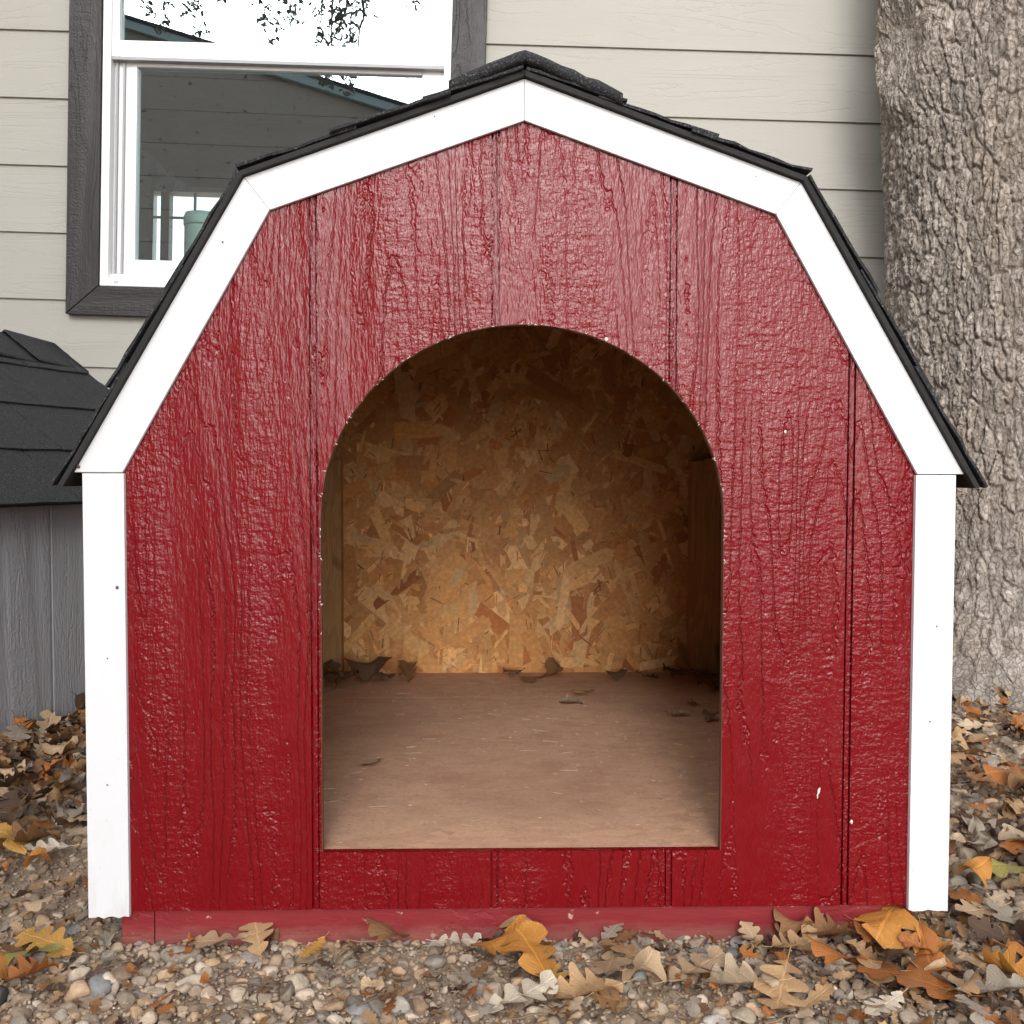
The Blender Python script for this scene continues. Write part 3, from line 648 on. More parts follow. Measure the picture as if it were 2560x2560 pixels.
# ------------------------------------------------------------------ grey kennel on the left
PH, BX = .2816, -.9472
gk = empty('dog_kennel', (BX, .93, 0), -PH); tag(gk, 'grey dog kennel with black shingled gable roof by the house wall', 'dog kennel')
def grey():
    W, s0, s1, ev, rx, rz_ = .96, -.62, .60, .488, -.48, .862
    # grooved side panel facing the red kennel
    V, F = [], []
    def q(*p):
        n = len(V); V.extend(p); F.append(tuple(range(n, n+len(p))))
    ys = [s0]; gs = [-.37, -.167, .0355, .239, .4425]
    for gy in gs: ys += [gy-.0045, gy+.0045]
    ys += [s1]; prev = None
    for i, (a, b) in enumerate(zip(ys, ys[1:])):
        x = -.0028 if i % 2 else 0.
        q((x, a, .016), (x, b, .016), (x, b, ev), (x, a, ev)); q((-.012, b, .016), (-.012, a, .016), (-.012, a, ev), (-.012, b, ev))
        if prev is not None: q((prev, a, .016), (x, a, .016), (x, a, ev), (prev, a, ev))
        q((-.012, a, .016), (-.012, b, .016), (x, b, .016), (x, a, .016)); prev = x
    q((0, s0, .016), (0, s0, ev), (-.012, s0, ev), (-.012, s0, .016)); q((0, s1, .016), (0, s1, ev), (-.012, s1, ev), (-.012, s1, .016))
    mesh('side_wall', V, F, embossed('grey_side', (.325, .33, .348), .55, .35, along='z', strength=1., dist=.0018, across=True, fibre=1.), gk)
    box('side_wall', -W, -W+.012, s0, s1, .016, ev, M_GRAYY, gk)
    for y in (s0+.001, s1-.012):
        prism('end_wall', [(-W+.0125, .016), (-.0125, .016), (-.0125, ev-.012), (rx, rz_-.03), (-W+.0125, ev-.012)], y, y+.011, M_GRAY, gk)
    for x in (-.02, -W+.06): box('skid', x-.04, x, s0+.02, s1-.02, -.012, .015, M_GRAYY, gk)
    for s in (1, -1):
        lo = np.array([rx+s*(.053+.48), .462]); hi = np.array([rx+s*.0004, rz_])
        e0, h0 = lo, hi; n = np.array([s*(hi[1]-lo[1]), abs(hi[0]-lo[0])]); n = n/np.linalg.norm(n); e1, h1 = e0+n*.009, h0+np.array([0, .0115])
        rb = prism('roof_board', [tuple(e0), tuple(h0), tuple(h1), tuple(e1)] , s0-.03, s1+.035, M_ROOFEDGE, gk)
        slope_shingles(rb, e1-(h1-e1)/np.linalg.norm(h1-e1)*.006, h1, s0-.036, s1+.045, [.178, .178, .178, .12], .235, .0004, seed=31+s, over=1.12)
    y = s1+.055
    for k in range(8):
        # caps run from the far end forwards, each over the last, with bowed tips
        c = ridge_cap(gk, rz_+.012+.002*(k % 2), .108, .108, .080, .080, y-.19, y, .006, .013); c.location.x = rx; y -= .155
grey()

# ------------------------------------------------------------------ oak tree
TX, TY = 1.405, 1.61
tree = empty('oak_tree', (TX, TY, 0)); tag(tree, 'big oak tree with rough furrowed grey-brown bark at the right', 'tree')
def trunk():
    th0 = R(225)                                   # faces the camera
    a = np.concatenate([np.linspace(-R(108), R(108), 430), np.linspace(R(108), R(252), 90)[1:-1]])+th0
    zs = np.concatenate([np.linspace(-.05, 2.02, 720), np.linspace(2.06, 4.6, 90)])
    A, Z = np.meshgrid(a, zs)
    base = .292+.008*np.exp(-((Z-1.75)/.4)**2)-.018*np.clip(Z-2, 0, 3)
    flare = .32*np.exp(-np.clip(Z, 0, 9)/.19)*(.55+.45*np.cos(3*A+.9))+.03*np.exp(-np.clip(Z, 0, 9)/.5)
    lump = .03*(fbm(np.cos(A)*1.7+9, np.sin(A)*1.7+Z*1.4+7, 5, 3)-.45)
    r0 = base+flare+lump
    S = (A-th0)*.3                                  # arc length
    # branch scar: bark folds around it
    sx, sz = -.165, 1.66; dS, dZ = S-sx, (Z-sz)*.62; rad = np.hypot(dS, dZ); scar = np.exp(-(rad/.085)**2)
    S2 = S+.055*np.sign(dS)*np.exp(-(rad/.16)**2)*0+.05*dS/(rad+.03)*np.exp(-(rad/.15)**2)
    wx = .030*(fbm(S2*11+3, Z*5+1, 21, 3)-.45)+.012*(fbm(S2*40, Z*22, 25, 2)-.4)
    wz = .05*(fbm(S2*9+8, Z*6+4, 31, 2)-.4)+.012*(fbm(S2*45, Z*45, 27, 2)-.4)
    sk = .35*np.sin(Z*2.2+S*3)*.05
    f1, f2, c1 = vor((S2+wx+sk)/.021, (Z+wz)/.085, 41); e1 = f2-f1
    g1, g2, c2 = vor((S2+wx*1.3)/.0115, (Z+wz*1.2)/.030, 47); e2 = g2-g1
    p1 = np.clip(e1/.2, 0, 1); p1 = p1*p1*(3-2*p1); p2 = np.clip(e2/.22, 0, 1)
    h = .0085*p1*(.55+.9*c1)+.005*p2*(.3+1.*c2)*(.35+.65*p1)+.012*(fbm(S*90, Z*45, 61, 3)-.45)+.006*(vn(S*230, Z*150, 66)-.5)
    h = h*(1-.75*scar)+scar*(.028*np.exp(-((rad-.075)/.03)**2)+.007*fbm(S*95, Z*95, 71, 2))+.022*np.exp(-((rad-.1)/.028)**2)
    rr = r0+h
    lean = -.052*np.clip((Z-.4)/1.3, 0, 2.5)
    X = rr*np.cos(A)+lean; Y = rr*np.sin(A)+.01*Z
    n, m = A.shape; V = np.stack([X, Y, Z], -1).reshape(-1, 3); i = np.arange(n*m).reshape(n, m); j = np.roll(i, -1, 1)
    F = np.stack([i[:-1], j[:-1], j[1:], i[1:]], -1).reshape(-1, 4)
    tn = (.74+.34*c1+.36*(c2-.5)); col = np.stack([tn, tn*(.985+.03*c2), tn*(.96+.08*c2)], -1)
    col = col*(1+.35*scar[..., None]*np.array([1., 1.02, 1.06]))
    npmesh('trunk', V, F, M_BARK, tree, True, col.reshape(-1, 3))
trunk()
def tube(path, rads, seg=10):
    V, F = [], []; P = [Vector(p) for p in path]
    for k, p in enumerate(P):
        d = (P[min(k+1, len(P)-1)]-P[max(k-1, 0)]).normalized(); s = d.cross(Vector((.31, .2, .93))).normalized(); t = d.cross(s)
        for q in range(seg): a = 2*math.pi*q/seg; V.append(p+(s*math.cos(a)+t*math.sin(a))*rads[k])
    for k in range(len(P)-1):
        for q in range(seg): a, b = k*seg+q, k*seg+(q+1) % seg; F.append((a, b, b+seg, a+seg))
    return V, F
def limbs():
    T0 = Vector((TX, TY, 0))
    top = Vector((-.12, .05, 4.3))
    tw = [(-2.62, 3.60), (-2.54, 3.52), (-2.25, 3.42), (-2.36, 3.60), (-2.12, 3.66), (-1.82, 3.58), (-1.73, 3.43), (-1.59, 3.55), (-1.44, 3.44), (-1.30, 3.56), (-1.25, 3.44), (-1.10, 3.68), (-1.36, 3.16), (-1.24, 3.14), (-1.43, 3.2), (-1.7, 3.8), (-2.0, 3.8), (-.8, 3.8), (-2.9, 3.7)]
    limb = [top-Vector((0, 0, .25)), top+Vector((-.3, -.6, .35)), H(-.3, 4.55, -2.4)-T0, H(-.9, 4.45, -3.6)-T0, H(-1.7, 4.3, -4.3)-T0, H(-2.7, 4.15, -4.6)-T0]
    V, F = tube(limb, [.14, .10, .07, .045, .028, .012]); mesh('limb', V, F, M_BARK, tree, True).data.attributes.new('tint', 'FLOAT_COLOR', 'POINT').data.foreach_set('color', [1.]*4*len(V))
    for l2, r2_ in (([top, top+Vector((.6, .3, .9)), top+Vector((1.6, .7, 1.6)), top+Vector((2.6, .8, 2.0))], [.15, .1, .06, .02]), ([top, top+Vector((-.1, .5, 1.)), top+Vector((-.4, 1.5, 2.0))], [.15, .09, .02])):
        v_, f_ = tube(l2, r2_); mesh('limb', v_, f_, M_BARK, tree, True).data.attributes.new('tint', 'FLOAT_COLOR', 'POINT').data.foreach_set('color', [1.]*4*len(v_))
    VV, FF, LV, LF = [], [], [], []
    rn = random.Random(5)
    for (u, v) in tw:
        wv = -4.05+rn.uniform(-.1, .1); tip = H(u, v, wv)-T0; st = H(u+rn.uniform(-.25, .2), 4.25+rn.uniform(-.1, .1), wv-.2)-T0
        if v < 3.3: st = H(u+.12, 3.9, wv-.05)-T0
        pts = [st.lerp(tip, t)+Vector((rn.uniform(-.03, .03), rn.uniform(-.03, .03), .06*math.sin(t*3.1))) for t in np.linspace(0, 1, 7)]
        a, b = tube(pts, np.linspace(.012, .003, 7), 5); n = len(VV); VV += a; FF += [tuple(i+n for i in f) for f in b]
        for k in range(64):
            t = 1-rn.random()**1.6*.75; p = st.lerp(tip, t)+Vector((rn.gauss(0, .03), rn.gauss(0, .03), rn.gauss(0, .03)+.06*math.sin(t*3.1)))
            L, W = rn.uniform(.018, .038), rn.uniform(.008, .015); e = Euler((rn.uniform(-1, 1), rn.uniform(-1, 1), rn.uniform(0, 6.3))).to_matrix()
            n = len(LV); LV += [p+e @ Vector(c) for c in ((0, -L, 0), (W, -.3*L, .004), (W*.6, .1*L, 0), (W*1.05, .45*L, .004), (0, L, -.004), (-W*1.05, .45*L, .004), (-W*.6, .1*L, 0), (-W, -.3*L, .004))]
            LF += [(n, n+1, n+2, n+6), (n, n+6, n+7), (n+2, n+3, n+4, n+6), (n+4, n+5, n+6)]
    cr = mesh('crown', LV, LF, M_OLEAF, tree); mesh('twigs', VV, FF, M_TWIG, cr)
limbs()

# ------------------------------------------------------------------ gravel
def ico(sub):
    bm = bmesh.new(); bmesh.ops.create_icosphere(bm, subdivisions=sub, radius=1); V = np.array([v.co[:] for v in bm.verts]); F = np.array([[v.index for v in f.verts] for f in bm.faces]); bm.free(); return V, F
ICO = {k: ico(k) for k in (1, 2, 3)}
def stone_shape(sub, s):
    V, F = ICO[sub]; rs = np.random.RandomState(s); V = V.copy()
    for _ in range(rs.randint(5, 9)):                 # chop with soft planes for a broken-pebble look
        n = rs.normal(size=3); n /= np.linalg.norm(n); d = rs.uniform(.42, .8); k = V @ n; ov = np.clip(k-d, 0, None); V = V-ov[:, None]*n*.95
    ph = rs.uniform(0, 6, 6)
    V = V*(1+.07*np.sin(3*V[:, :1]+ph[0])+.06*np.sin(4*V[:, 1:2]+ph[1])+.05*np.sin(5*V[:, 2:]+ph[2]))
    return V*np.array([1, rs.uniform(.62, .95), rs.uniform(.42, .7)]), F
SPAL = np.array([(.33, .255, .19), (.36, .285, .22), (.29, .235, .185), (.26, .215, .175), (.19, .168, .148), (.38, .32, .26), (.31, .22, .15), (.22, .165, .125), (.42, .36, .30), (.26, .232, .20), (.36, .26, .175), (.24, .19, .15), (.28, .215, .16)])
def ground_z(x, y): return -.018+.03*np.clip((x-.75)/.8, 0, 1)*np.clip((y-.3)/.8, 0, 1)
def in_solid(x, y):
    c, s = math.cos(PH), math.sin(PH); dx, dy = x-BX, y-.93; lx, ly = c*dx-s*dy, s*dx+c*dy
    return ((np.abs(x) < .468) & (y > .016) & (y < 1.1)) | ((lx < .0) & (lx > -.97) & (ly > -.63) & (ly < .61)) | (y > 1.97)
def scatter(x0, x1, y0, y1, cell, rs):
    nx, ny = int((x1-x0)/cell), int((y1-y0)/cell); X, Y = np.meshgrid(np.arange(nx), np.arange(ny))
    x = x0+(X.ravel()+rs.uniform(-.1, 1.1, nx*ny))*cell; y = y0+(Y.ravel()+rs.uniform(-.1, 1.1, nx*ny))*cell
    k = ~in_solid(x, y); return x[k], y[k]
def stone_batch(x, y, size, sub, rs, sink=.25, nshape=9, tone=1.):
    sh = rs.randint(0, nshape, len(x)); VV, FF, CC = [], [], []; off = 0
    for q in range(nshape):
        k = np.where(sh == q)[0]
        if not len(k): continue
        B, F = stone_shape(sub, 100*sub+q); m = len(k); a = rs.uniform(0, 6.28, m); tx, ty = rs.normal(0, .28, m), rs.normal(0, .28, m)
        P = np.repeat(B[None], m, 0)*size[k][:, None, None]
        def rot(P, i, j, an): c, s = np.cos(an)[:, None], np.sin(an)[:, None]; Q = P.copy(); Q[..., i] = c*P[..., i]-s*P[..., j]; Q[..., j] = s*P[..., i]+c*P[..., j]; return Q
        P = rot(P, 1, 2, tx); P = rot(P, 0, 2, ty); P = rot(P, 0, 1, a)
        P[..., 0] += x[k][:, None]; P[..., 1] += y[k][:, None]; P[..., 2] += (ground_z(x[k], y[k])+size[k]*sink)[:, None]
        c = SPAL[rs.randint(0, len(SPAL), m)]*rs.uniform(.75, 1.25, (m, 1))*tone*np.array((1.2, 1.15, 1.07))
        VV.append(P.reshape(-1, 3)); CC.append(np.repeat(c, len(B), 0)); FF.append((F[None]+(np.arange(m)*len(B))[:, None, None]+off).reshape(-1, 3)); off += m*len(B)
    return np.concatenate(VV), np.concatenate(FF), np.concatenate(CC)
def gravel():
    rs = np.random.RandomState(4); parts = []
    def add(area, cell, lo, hi, sub, sink=.25, keep=1., zup=0.):
        x, y = scatter(*area, cell, rs); k = rs.rand(len(x)) < keep; x, y = x[k], y[k]
        sz = lo+(hi-lo)*rs.rand(len(x))**2.0
        # fewer large stones on the sandy patch by the left post
        sand = (x < -.45) & (y > -.02) & (y < .34); sz = np.where(sand, sz*.72, sz)
        v, f, c = stone_batch(x, y, sz, sub, rs, sink); v[:, 2] += zup; parts.append((v, f, c))
    add((-.85, .85, -.32, .06), .0140, .0050, .0130, 3)
    add((-.85, .85, -.32, .06), .030, .008, .0155, 3, .5, .5)
    add((-.85, .85, -.32, .06), .0075, .0020, .0046, 1, .9, .9)
    add((-1.05, -.47, .06, 1.3), .020, .006, .016, 2); add((-1.05, -.47, .0, .6), .010, .0022, .0048, 1, .5, .8)
    add((.47, 1.5, .06, 1.6), .020, .007, .017, 2); add((.47, .9, .0, .7), .010, .0025, .005, 1, .5, .7)
    add((-2.4, 2.4, -2.0, -.32), .036, .010, .022, 2); add((-2.2, -.85, -.32, 1.2), .036, .010, .02, 2, .25, .8); add((.85, 2.4, -.32, .06), .034, .010, .02, 2)
    add((-.47, .47, -.012, .0158), .0065, .0016, .0060, 2, 1.4, .8)
    off = 0; V, F, C = [], [], []
    for v, f, c in parts: V.append(v); F.append(f+off); C.append(c); off += len(v)
    o = npmesh('gravel', np.concatenate(V), np.concatenate(F), M_STONE, None, True, np.concatenate(C)); tag(o, 'mixed tan and grey gravel spread over the dirt', kind='stuff')
gravel()
def big_stone(x, y, size, col, label, s, flat=1., rz=0., zup=.0):
    B, F = stone_shape(3, s); B = B*np.array([1, 1, flat*.9])*size*.76; c = np.tile(np.array(col), (len(B), 1))
    o = npmesh('stone', B, F, M_STONE, None, True, c); o.location = (x, y, float(ground_z(np.array(x), np.array(y)))+size*.22+zup); o.rotation_euler = (.1, .05, rz)
    tag(o, label, 'stone', 'larger stones lying in the gravel')
for i, a in enumerate([
    (-.553, -.120, .036, (.075, .07, .068), 'dark slate stone at the bottom left corner of the gravel', 1.0, .8),
    (-.447, -.086, .026, (.225, .222, .222), 'blue-grey rounded stone left of the kennel base', 1.1, 1.7),
    (-.352, -.083, .025, (.42, .35, .27), 'smooth tan egg-shaped pebble below the left base board', 1.0, .1),
    (-.540, .055, .021, (.30, .29, .28), 'flat pale grey stone below the left white post', .8, .3),
    (-.435, .022, .020, (.24, .215, .195), 'squarish brown-grey stone beside the left skid end', 1.1, .9),
    (-.473, .075, .024, (.17, .15, .135), 'dark flat stone just below the left post foot', .8, .4),
    (-.715, .205, .024, (.26, .255, .25), 'flat round grey pebble at the left edge on sandy soil', .7, .2),
    (.127, -.074, .0145, (.36, .37, .33), 'pale green-grey round pebble among leaves in front of doorway', 1., .0),
    (.037, -.012, .021, (.33, .32, .30), 'broad grey stone touching the base board near the middle', 1., .5),
    (.300, -.105, .021, (.28, .255, .235), 'flat brown-grey stone in the gravel right of the forked leaf', .7, .2),
    (.255, .000, .021, (.34, .33, .31), 'wide light grey stone under the right part of the base board', .8, .1),
    (.205, -.045, .024, (.37, .33, .28), 'flat triangular beige stone in front of the doorway', .7, .6),
    (.185, -.165, .016, (.48, .44, .39), 'cream pebble at the bottom edge right of centre', 1., .0),
    (-.165, -.140, .021, (.27, .266, .262), 'grey broken stone at the bottom left of centre', .9, .8),
    (-.135, -.130, .026, (.40, .36, .31), 'large cream rock fragment at the bottom of the gravel', 1., 2.),
    (-.245, -.080, .021, (.43, .35, .26), 'sharp tan stone tilted in the gravel left of centre', 1.2, 2.4),
    (-.385, -.015, .028, (.28, .235, .19), 'big brown rounded stone in front of the left base end', .9, .2),
    (-.300, -.020, .022, (.26, .225, .2), 'angular brown stone against the base board on the left', 1.2, 1.),
    (.235, -.030, .018, (.18, .176, .172), 'dark grey pebble among grey stones below the base board', 1., .4)]):
    big_stone(*a[:5], 300+i, a[5], a[6])

# ------------------------------------------------------------------ leaves
def leaf_geo(seed, L=1., lobes=3.5, depth=.55, width=.33, fold=.25, bend=.3, wave=.06, n=30, cross=(-1, -.62, -.28, 0, .28, .62, 1), stem=.22, torn=0.):
    rs = np.random.RandomState(seed); V, UV = [], []; m = len(cross); ph = rs.uniform(0, 6, 8)
    ts = np.linspace(0, 1, n)
    for t in ts:
        env = width*(math.sin(math.pi*min(1, t**.85*.955+.012)))**.6*(.62+.5*t)
        for s in cross:
            sg = -1 if s < 0 else 1
            lo_ = .5+.5*math.cos(2*math.pi*(lobes*t+.12*sg)+ph[0]*.15)
            w_ = env*(1-depth*1.12*lo_**2.6*(1-.35*t**3))
            if torn:
                w_ *= 1-.75*max(0, math.sin(2.1*t*torn+ph[5]+sg*ph[6]))**6
            x = s*w_; y = t+.34*abs(s)*w_*(1-t*.85)
            z = .8*fold*abs(x)*(.5+.8*abs(x)/width)+.7*bend*((t-.5)**2-.12)+wave*abs(s)*math.sin(7*t+ph[1]+sg*ph[2])+wave*.6*s*math.sin(3.3*t+ph[3])
            V.append((x, y, z)); UV.append((s*.5+.5, t))
    V = np.array(V); i = np.arange(n*m).reshape(n, m); F = np.stack([i[:-1, :-1], i[:-1, 1:], i[1:, 1:], i[1:, :-1]], -1).reshape(-1, 4)
    if stem:
        z0 = float(V[m//2, 2]); k = len(V); q = .008
        sv = []
        for tt in (0, .5, 1):
            c = np.array([.02*math.sin(ph[4])*tt, -stem*tt, z0+.05*tt*tt]); sv += [c+[-q, 0, 0], c+[0, 0, q], c+[q, 0, 0]]
        V = np.concatenate([V, sv]); UV += [(.5, 0)]*9
        SF = []
        for tt in (0, 1):
            a = k+3*tt
            SF += [(a, a+1, a+4, a+3), (a+1, a+2, a+5, a+4), (a+2, a, a+3, a+5)]
        F = np.concatenate([F, SF])
    V[:, 1] -= .45; V[:, 2] -= np.percentile(V[:, 2], 4); V = V*L
    return V, F, np.array(UV)
def leaf_mesh(name, seed, **kw):
    V, F, UV = leaf_geo(seed, **kw); me = bpy.data.meshes.new(name); me.from_pydata(V.tolist(), [], F.tolist()); uv = me.uv_layers.new(name='leaf')
    li = np.zeros(len(me.loops), np.int32); me.loops.foreach_get('vertex_index', li); uv.data.foreach_set('uv', UV[li].astype(np.float32).ravel())
    me.materials.append(M_LEAF); me.polygons.foreach_set('use_smooth', [True]*len(me.polygons)); return me
SPEC = [dict(lobes=3.6, depth=.55, width=.34, fold=.2, bend=.25), dict(lobes=4.4, depth=.68, width=.33, fold=.3, bend=.5), dict(lobes=3.2, depth=.5, width=.38, fold=-.25, bend=-.4, wave=.09),
        dict(lobes=4.0, depth=.72, width=.30, fold=.7, bend=.6, wave=.1), dict(lobes=3.5, depth=.42, width=.36, fold=-.5, bend=.7, wave=.1), dict(lobes=5.0, depth=.6, width=.30, fold=.1, bend=.15, wave=.03),
        dict(lobes=3.3, depth=.6, width=.40, fold=.05, bend=-.2, wave=.05), dict(lobes=4.2, depth=.5, width=.33, fold=1.3, bend=.4, wave=.12), dict(lobes=3.8, depth=.8, width=.36, fold=.15, bend=.2, wave=.07), dict(lobes=3., depth=.35, width=.4, fold=-.9, bend=1., wave=.14)]
SPEC = SPEC+[dict(q, torn=3.+i*.7, fold=q['fold']*(-.8 if i % 2 else 1.3), wave=q.get('wave', .06)*1.7) for i, q in enumerate(SPEC)]
LM = [leaf_mesh('oak_leaf', 50+i, **s) for i, s in enumerate(SPEC)]
LC = {'pale': (.50, .40, .29), 'tan': (.40, .26, .14), 'beige': (.45, .33, .21), 'amber': (.46, .21, .045), 'gold': (.50, .28, .07), 'brown': (.22, .115, .05), 'dark': (.085, .05, .032), 'rust': (.34, .13, .035), 'green': (.26, .24, .07), 'grey': (.30, .26, .215), 'white': (.62, .56, .46)}
def leaf(x, y, z, L, k, colr, rz, tilt=(0, 0), label=None, group=None, sz=1.):
    o = bpy.data.objects.new('oak_leaf', LM[k]); COL.objects.link(o); o.location = (x, y, z); o.scale = (L*.97, L*.97, L*.72*sz); o.rotation_euler = (tilt[0], tilt[1], rz)
    c = LC[colr] if isinstance(colr, str) else colr; j = random.uniform(.9, 1.1); o.color = (c[0]*j, c[1]*j, c[2]*j, 1)
    tag(o, label, 'leaf', group); return o
GF = 'fallen oak leaves on the gravel'
Z0 = .012
FRONT = [
 (-.530, -.020, .075, 6, 'gold', 1.2, 'yellow-orange oak leaf on gravel at the left edge, upper of the corner cluster'),
 (-.538, -.052, .075, 2, 'green', 2.0, 'olive-green oak leaf lying under the yellow leaf at the left'),
 (-.556, -.092, .070, 4, 'amber', .6, 'curled orange oak leaf above the dark slate stone'),
 (-.515, -.085, .060, 7, 'rust', 2.6, 'dark orange folded leaf beside the dark slate stone'),
 (-.340, .000, .070, 0, 'beige', 1.5, 'beige lobed leaf against the base board near its left end'),
 (-.300, .004, .060, 6, 'tan', .3, 'tan leaf standing at the base board right of the beige lobed leaf'),
 (-.232, -.018, .045, 5, 'gold', 2.7, 'small yellow leaf tip alone on gravel left of centre'),
 (-.150, .004, .060, 4, 'brown', 1.0, 'brown curled leaf tucked under the base board left of centre'),
 (-.075, -.008, .055, 8, 'white', -1.3, 'whitish deeply lobed leaf near the base board left of centre'),
 (-.030, -.020, .070, 4, 'amber', 2.3, 'amber curled leaf by the base board at the centre'),
 (.000, .004, .065, 2, 'tan', .4, 'tan leaf leaning on the base board at the centre'),
 (.008, -.060, .100, 2, 'amber', .35, 'large orange-brown leaf below the centre of the base'),
 (.032, -.112, .060, 1, 'gold', .45, 'golden lobed leaf just below the large orange-brown leaf'),
 (.092, -.078, .085, 0, 'beige', 2.9, 'beige oak leaf with broad lobes right of the golden leaf'),
 (.110, -.050, .055, 6, 'tan', .8, 'small tan rounded leaf above the broad beige leaf'),
 (.066, -.140, .080, 7, 'tan', 1.9, 'pointed tan leaf below the broad beige leaf'),
 (.118, -.120, .065, 9, 'beige', -.6, 'curled beige leaf beside the pointed tan leaf'),
 (-.010, -.150, .085, 8, 'white', -1.1, 'pale thin-lobed leaf at the bottom edge centre'),
 (.035, -.165, .055, 5, 'pale', 2.0, 'small pale lobed leaf at the bottom edge right of centre'),
 (.178, -.095, .085, 8, 'beige', -1.0, 'large pale tan forked leaf below the doorway right side'),
 (.225, -.125, .080, 7, 'pale', 1.4, 'long pale leaf with a stalk joining the forked leaves'),
 (.265, -.125, .090, 8, 'tan', 2.75, 'tan deeply forked leaf with long lobes pointing down'),
 (.262, -.005, .045, 0, 'beige', .2, 'small beige leaf upright on stones by the right base board'),
 (.312, .010, .050, 9, 'brown', .8, 'brown curled leaf against the base board right of centre'),
 (.298, -.045, .080, 3, 'tan', -1.0, 'curled light brown leaf with a raised tip right of centre'),
 (.340, -.075, .070, 4, 'rust', .9, 'rust leaf half buried below the curled light brown leaf'),
 (.355, .000, .075, 7, 'brown', 1.9, 'brown leaf under the right end of the base board'),
 (.375, -.105, .080, 6, 'tan', -.4, 'flat tan leaf below the big amber leaf'),
 (.418, -.012, .110, 2, 'amber', 2.55, 'biggest amber oak leaf below the right white post'),
 (.437, -.075, .085, 4, 'rust', 2.9, 'rusty leaf cupped under the big amber leaf'),
 (.455, -.055, .070, 7, 'amber', 2.3, 'narrow amber leaf folded right of the big amber leaf'),
 (.400, -.125, .100, 6, 'rust', 1.1, 'broad orange-brown leaf at the lower right'),
 (.358, -.165, .062, 5, 'white', 2.2, 'silver-white lobed leaf at the bottom edge lower right'),
 (.470, -.140, .095, 3, 'grey', 1.2, 'long grey-tan leaf at the lower right corner'),
 (.510, -.110, .080, 7, 'amber', .5, 'amber leaf at the right edge near the bottom'),
 (.548, .085, .060, 6, 'rust', .9, 'rust-orange fan-shaped leaf right of the post foot'),
 (.600, .150, .060, 9, 'amber', 2.1, 'curled orange leaf right of the post above the fan-shaped leaf'),
 (.660, .165, .075, 2, 'green', 1.5, 'olive-green leaf at the right edge'),
 (.610, .290, .100, 8, 'pale', .6, 'pale thin-lobed leaf lying right of the right post'),
 (.560, .050, .070, 0, 'beige', 1.9, 'beige leaf beside the right post foot'),
 (.580, .010, .075, 3, 'grey', .2, 'grey folded leaf below the rust fan-shaped leaf'),
 (.870, .560, .110, 2, 'rust', 1.6, 'big orange-brown leaf in front of the oak trunk'),
 (-.712, .285, .095, 2, 'gold', .9, 'golden-yellow leaf at the left edge in the litter'),
 (-.655, .275, .060, 8, 'white', 2.0, 'white curled lobed leaf left of the post on sandy soil'),
 (-.625, .330, .065, 0, 'pale', 1.0, 'pale rounded leaf touching the left post'),
 (-.645, .210, .050, 9, 'amber', .1, 'small orange strip of leaf on the sandy soil'),
 (-.580, .095, .050, 2, 'beige', 2.4, 'small beige leaf on the sand left of the post foot'),
 (-.915, .880, .095, 3, 'beige', .1, 'tan leaf standing against the grey kennel wall'),
 (-.865, .985, .080, 4, 'amber', .7, 'orange leaf tucked between grey kennel and white post'),
 (-.950, .790, .080, 1, 'brown', 1.1, 'brown leaf at the foot of the grey kennel'),
 (-.690, .300, .090, 7, 'brown', 2.2, 'long brown rolled leaf right of the golden-yellow leaf'),
 (.470, -.015, .065, 3, 'brown', .4, 'brown crumpled leaf under the right post'),
]
for x, y, L, k, c, rz, lb in FRONT:
    if abs(x) < .40 and y > -.022: y -= .014
    up_ = 'standing' in lb or 'leaning' in lb or 'upright' in lb
    z = float(ground_z(np.array(x), np.array(y)))+.012+(.022 if x < -.6 and y > .5 else .012 if x > .5 and y > .2 else .008)
    leaf(x, y, z+(.01 if 'biggest' in lb else 0), L, k, c, rz, (.32 if up_ else random.uniform(-.15, .2), random.uniform(-.18, .18)), lb, GF)
# further single leaves, described by size, colour, form and what they lie beside
USED = set()
SHAPE = ['flat lobed', 'upturned lobed', 'domed', 'folded', 'cupped', 'slender lobed', 'broad', 'rolled', 'deeply lobed', 'curled']; SHAPE += ['torn '+q for q in SHAPE]
CW = {'pale': 'pale', 'tan': 'tan', 'beige': 'beige', 'amber': 'amber', 'gold': 'golden', 'brown': 'brown', 'dark': 'blackish', 'rust': 'rust-coloured', 'green': 'olive', 'grey': 'greyish', 'white': 'whitish'}
def near_left(x, y):
    if (x+.55)*1.+0 > -.09 and y < .75: return 'in the pile touching the left white post'
    if y > .85: return 'in the pile behind, between grey kennel and white post'
    if x < -.82: return 'in the pile at the foot of the grey kennel'
    return 'in the front of the pile by the grey kennel' if y < .5 else 'in the middle of the pile by the grey kennel'
def near_right(x, y):
    if x < .62 and y < .5: return 'close beside the right white post'
    if math.hypot(x-TX, y-TY) < .66: return 'at the foot of the oak trunk'
    if y < .35: return 'in the litter at the right edge'
    return 'along the red kennel side wall' if x < .68 else 'in the litter midway between kennel and oak'
def near_corner(x, y):
    return ('under the right white post' if y > -.06 else 'at the bottom right below the white post') if x > .42 else ('near the right end of the base board' if y > -.09 else 'at the bottom edge right of the forked leaves')
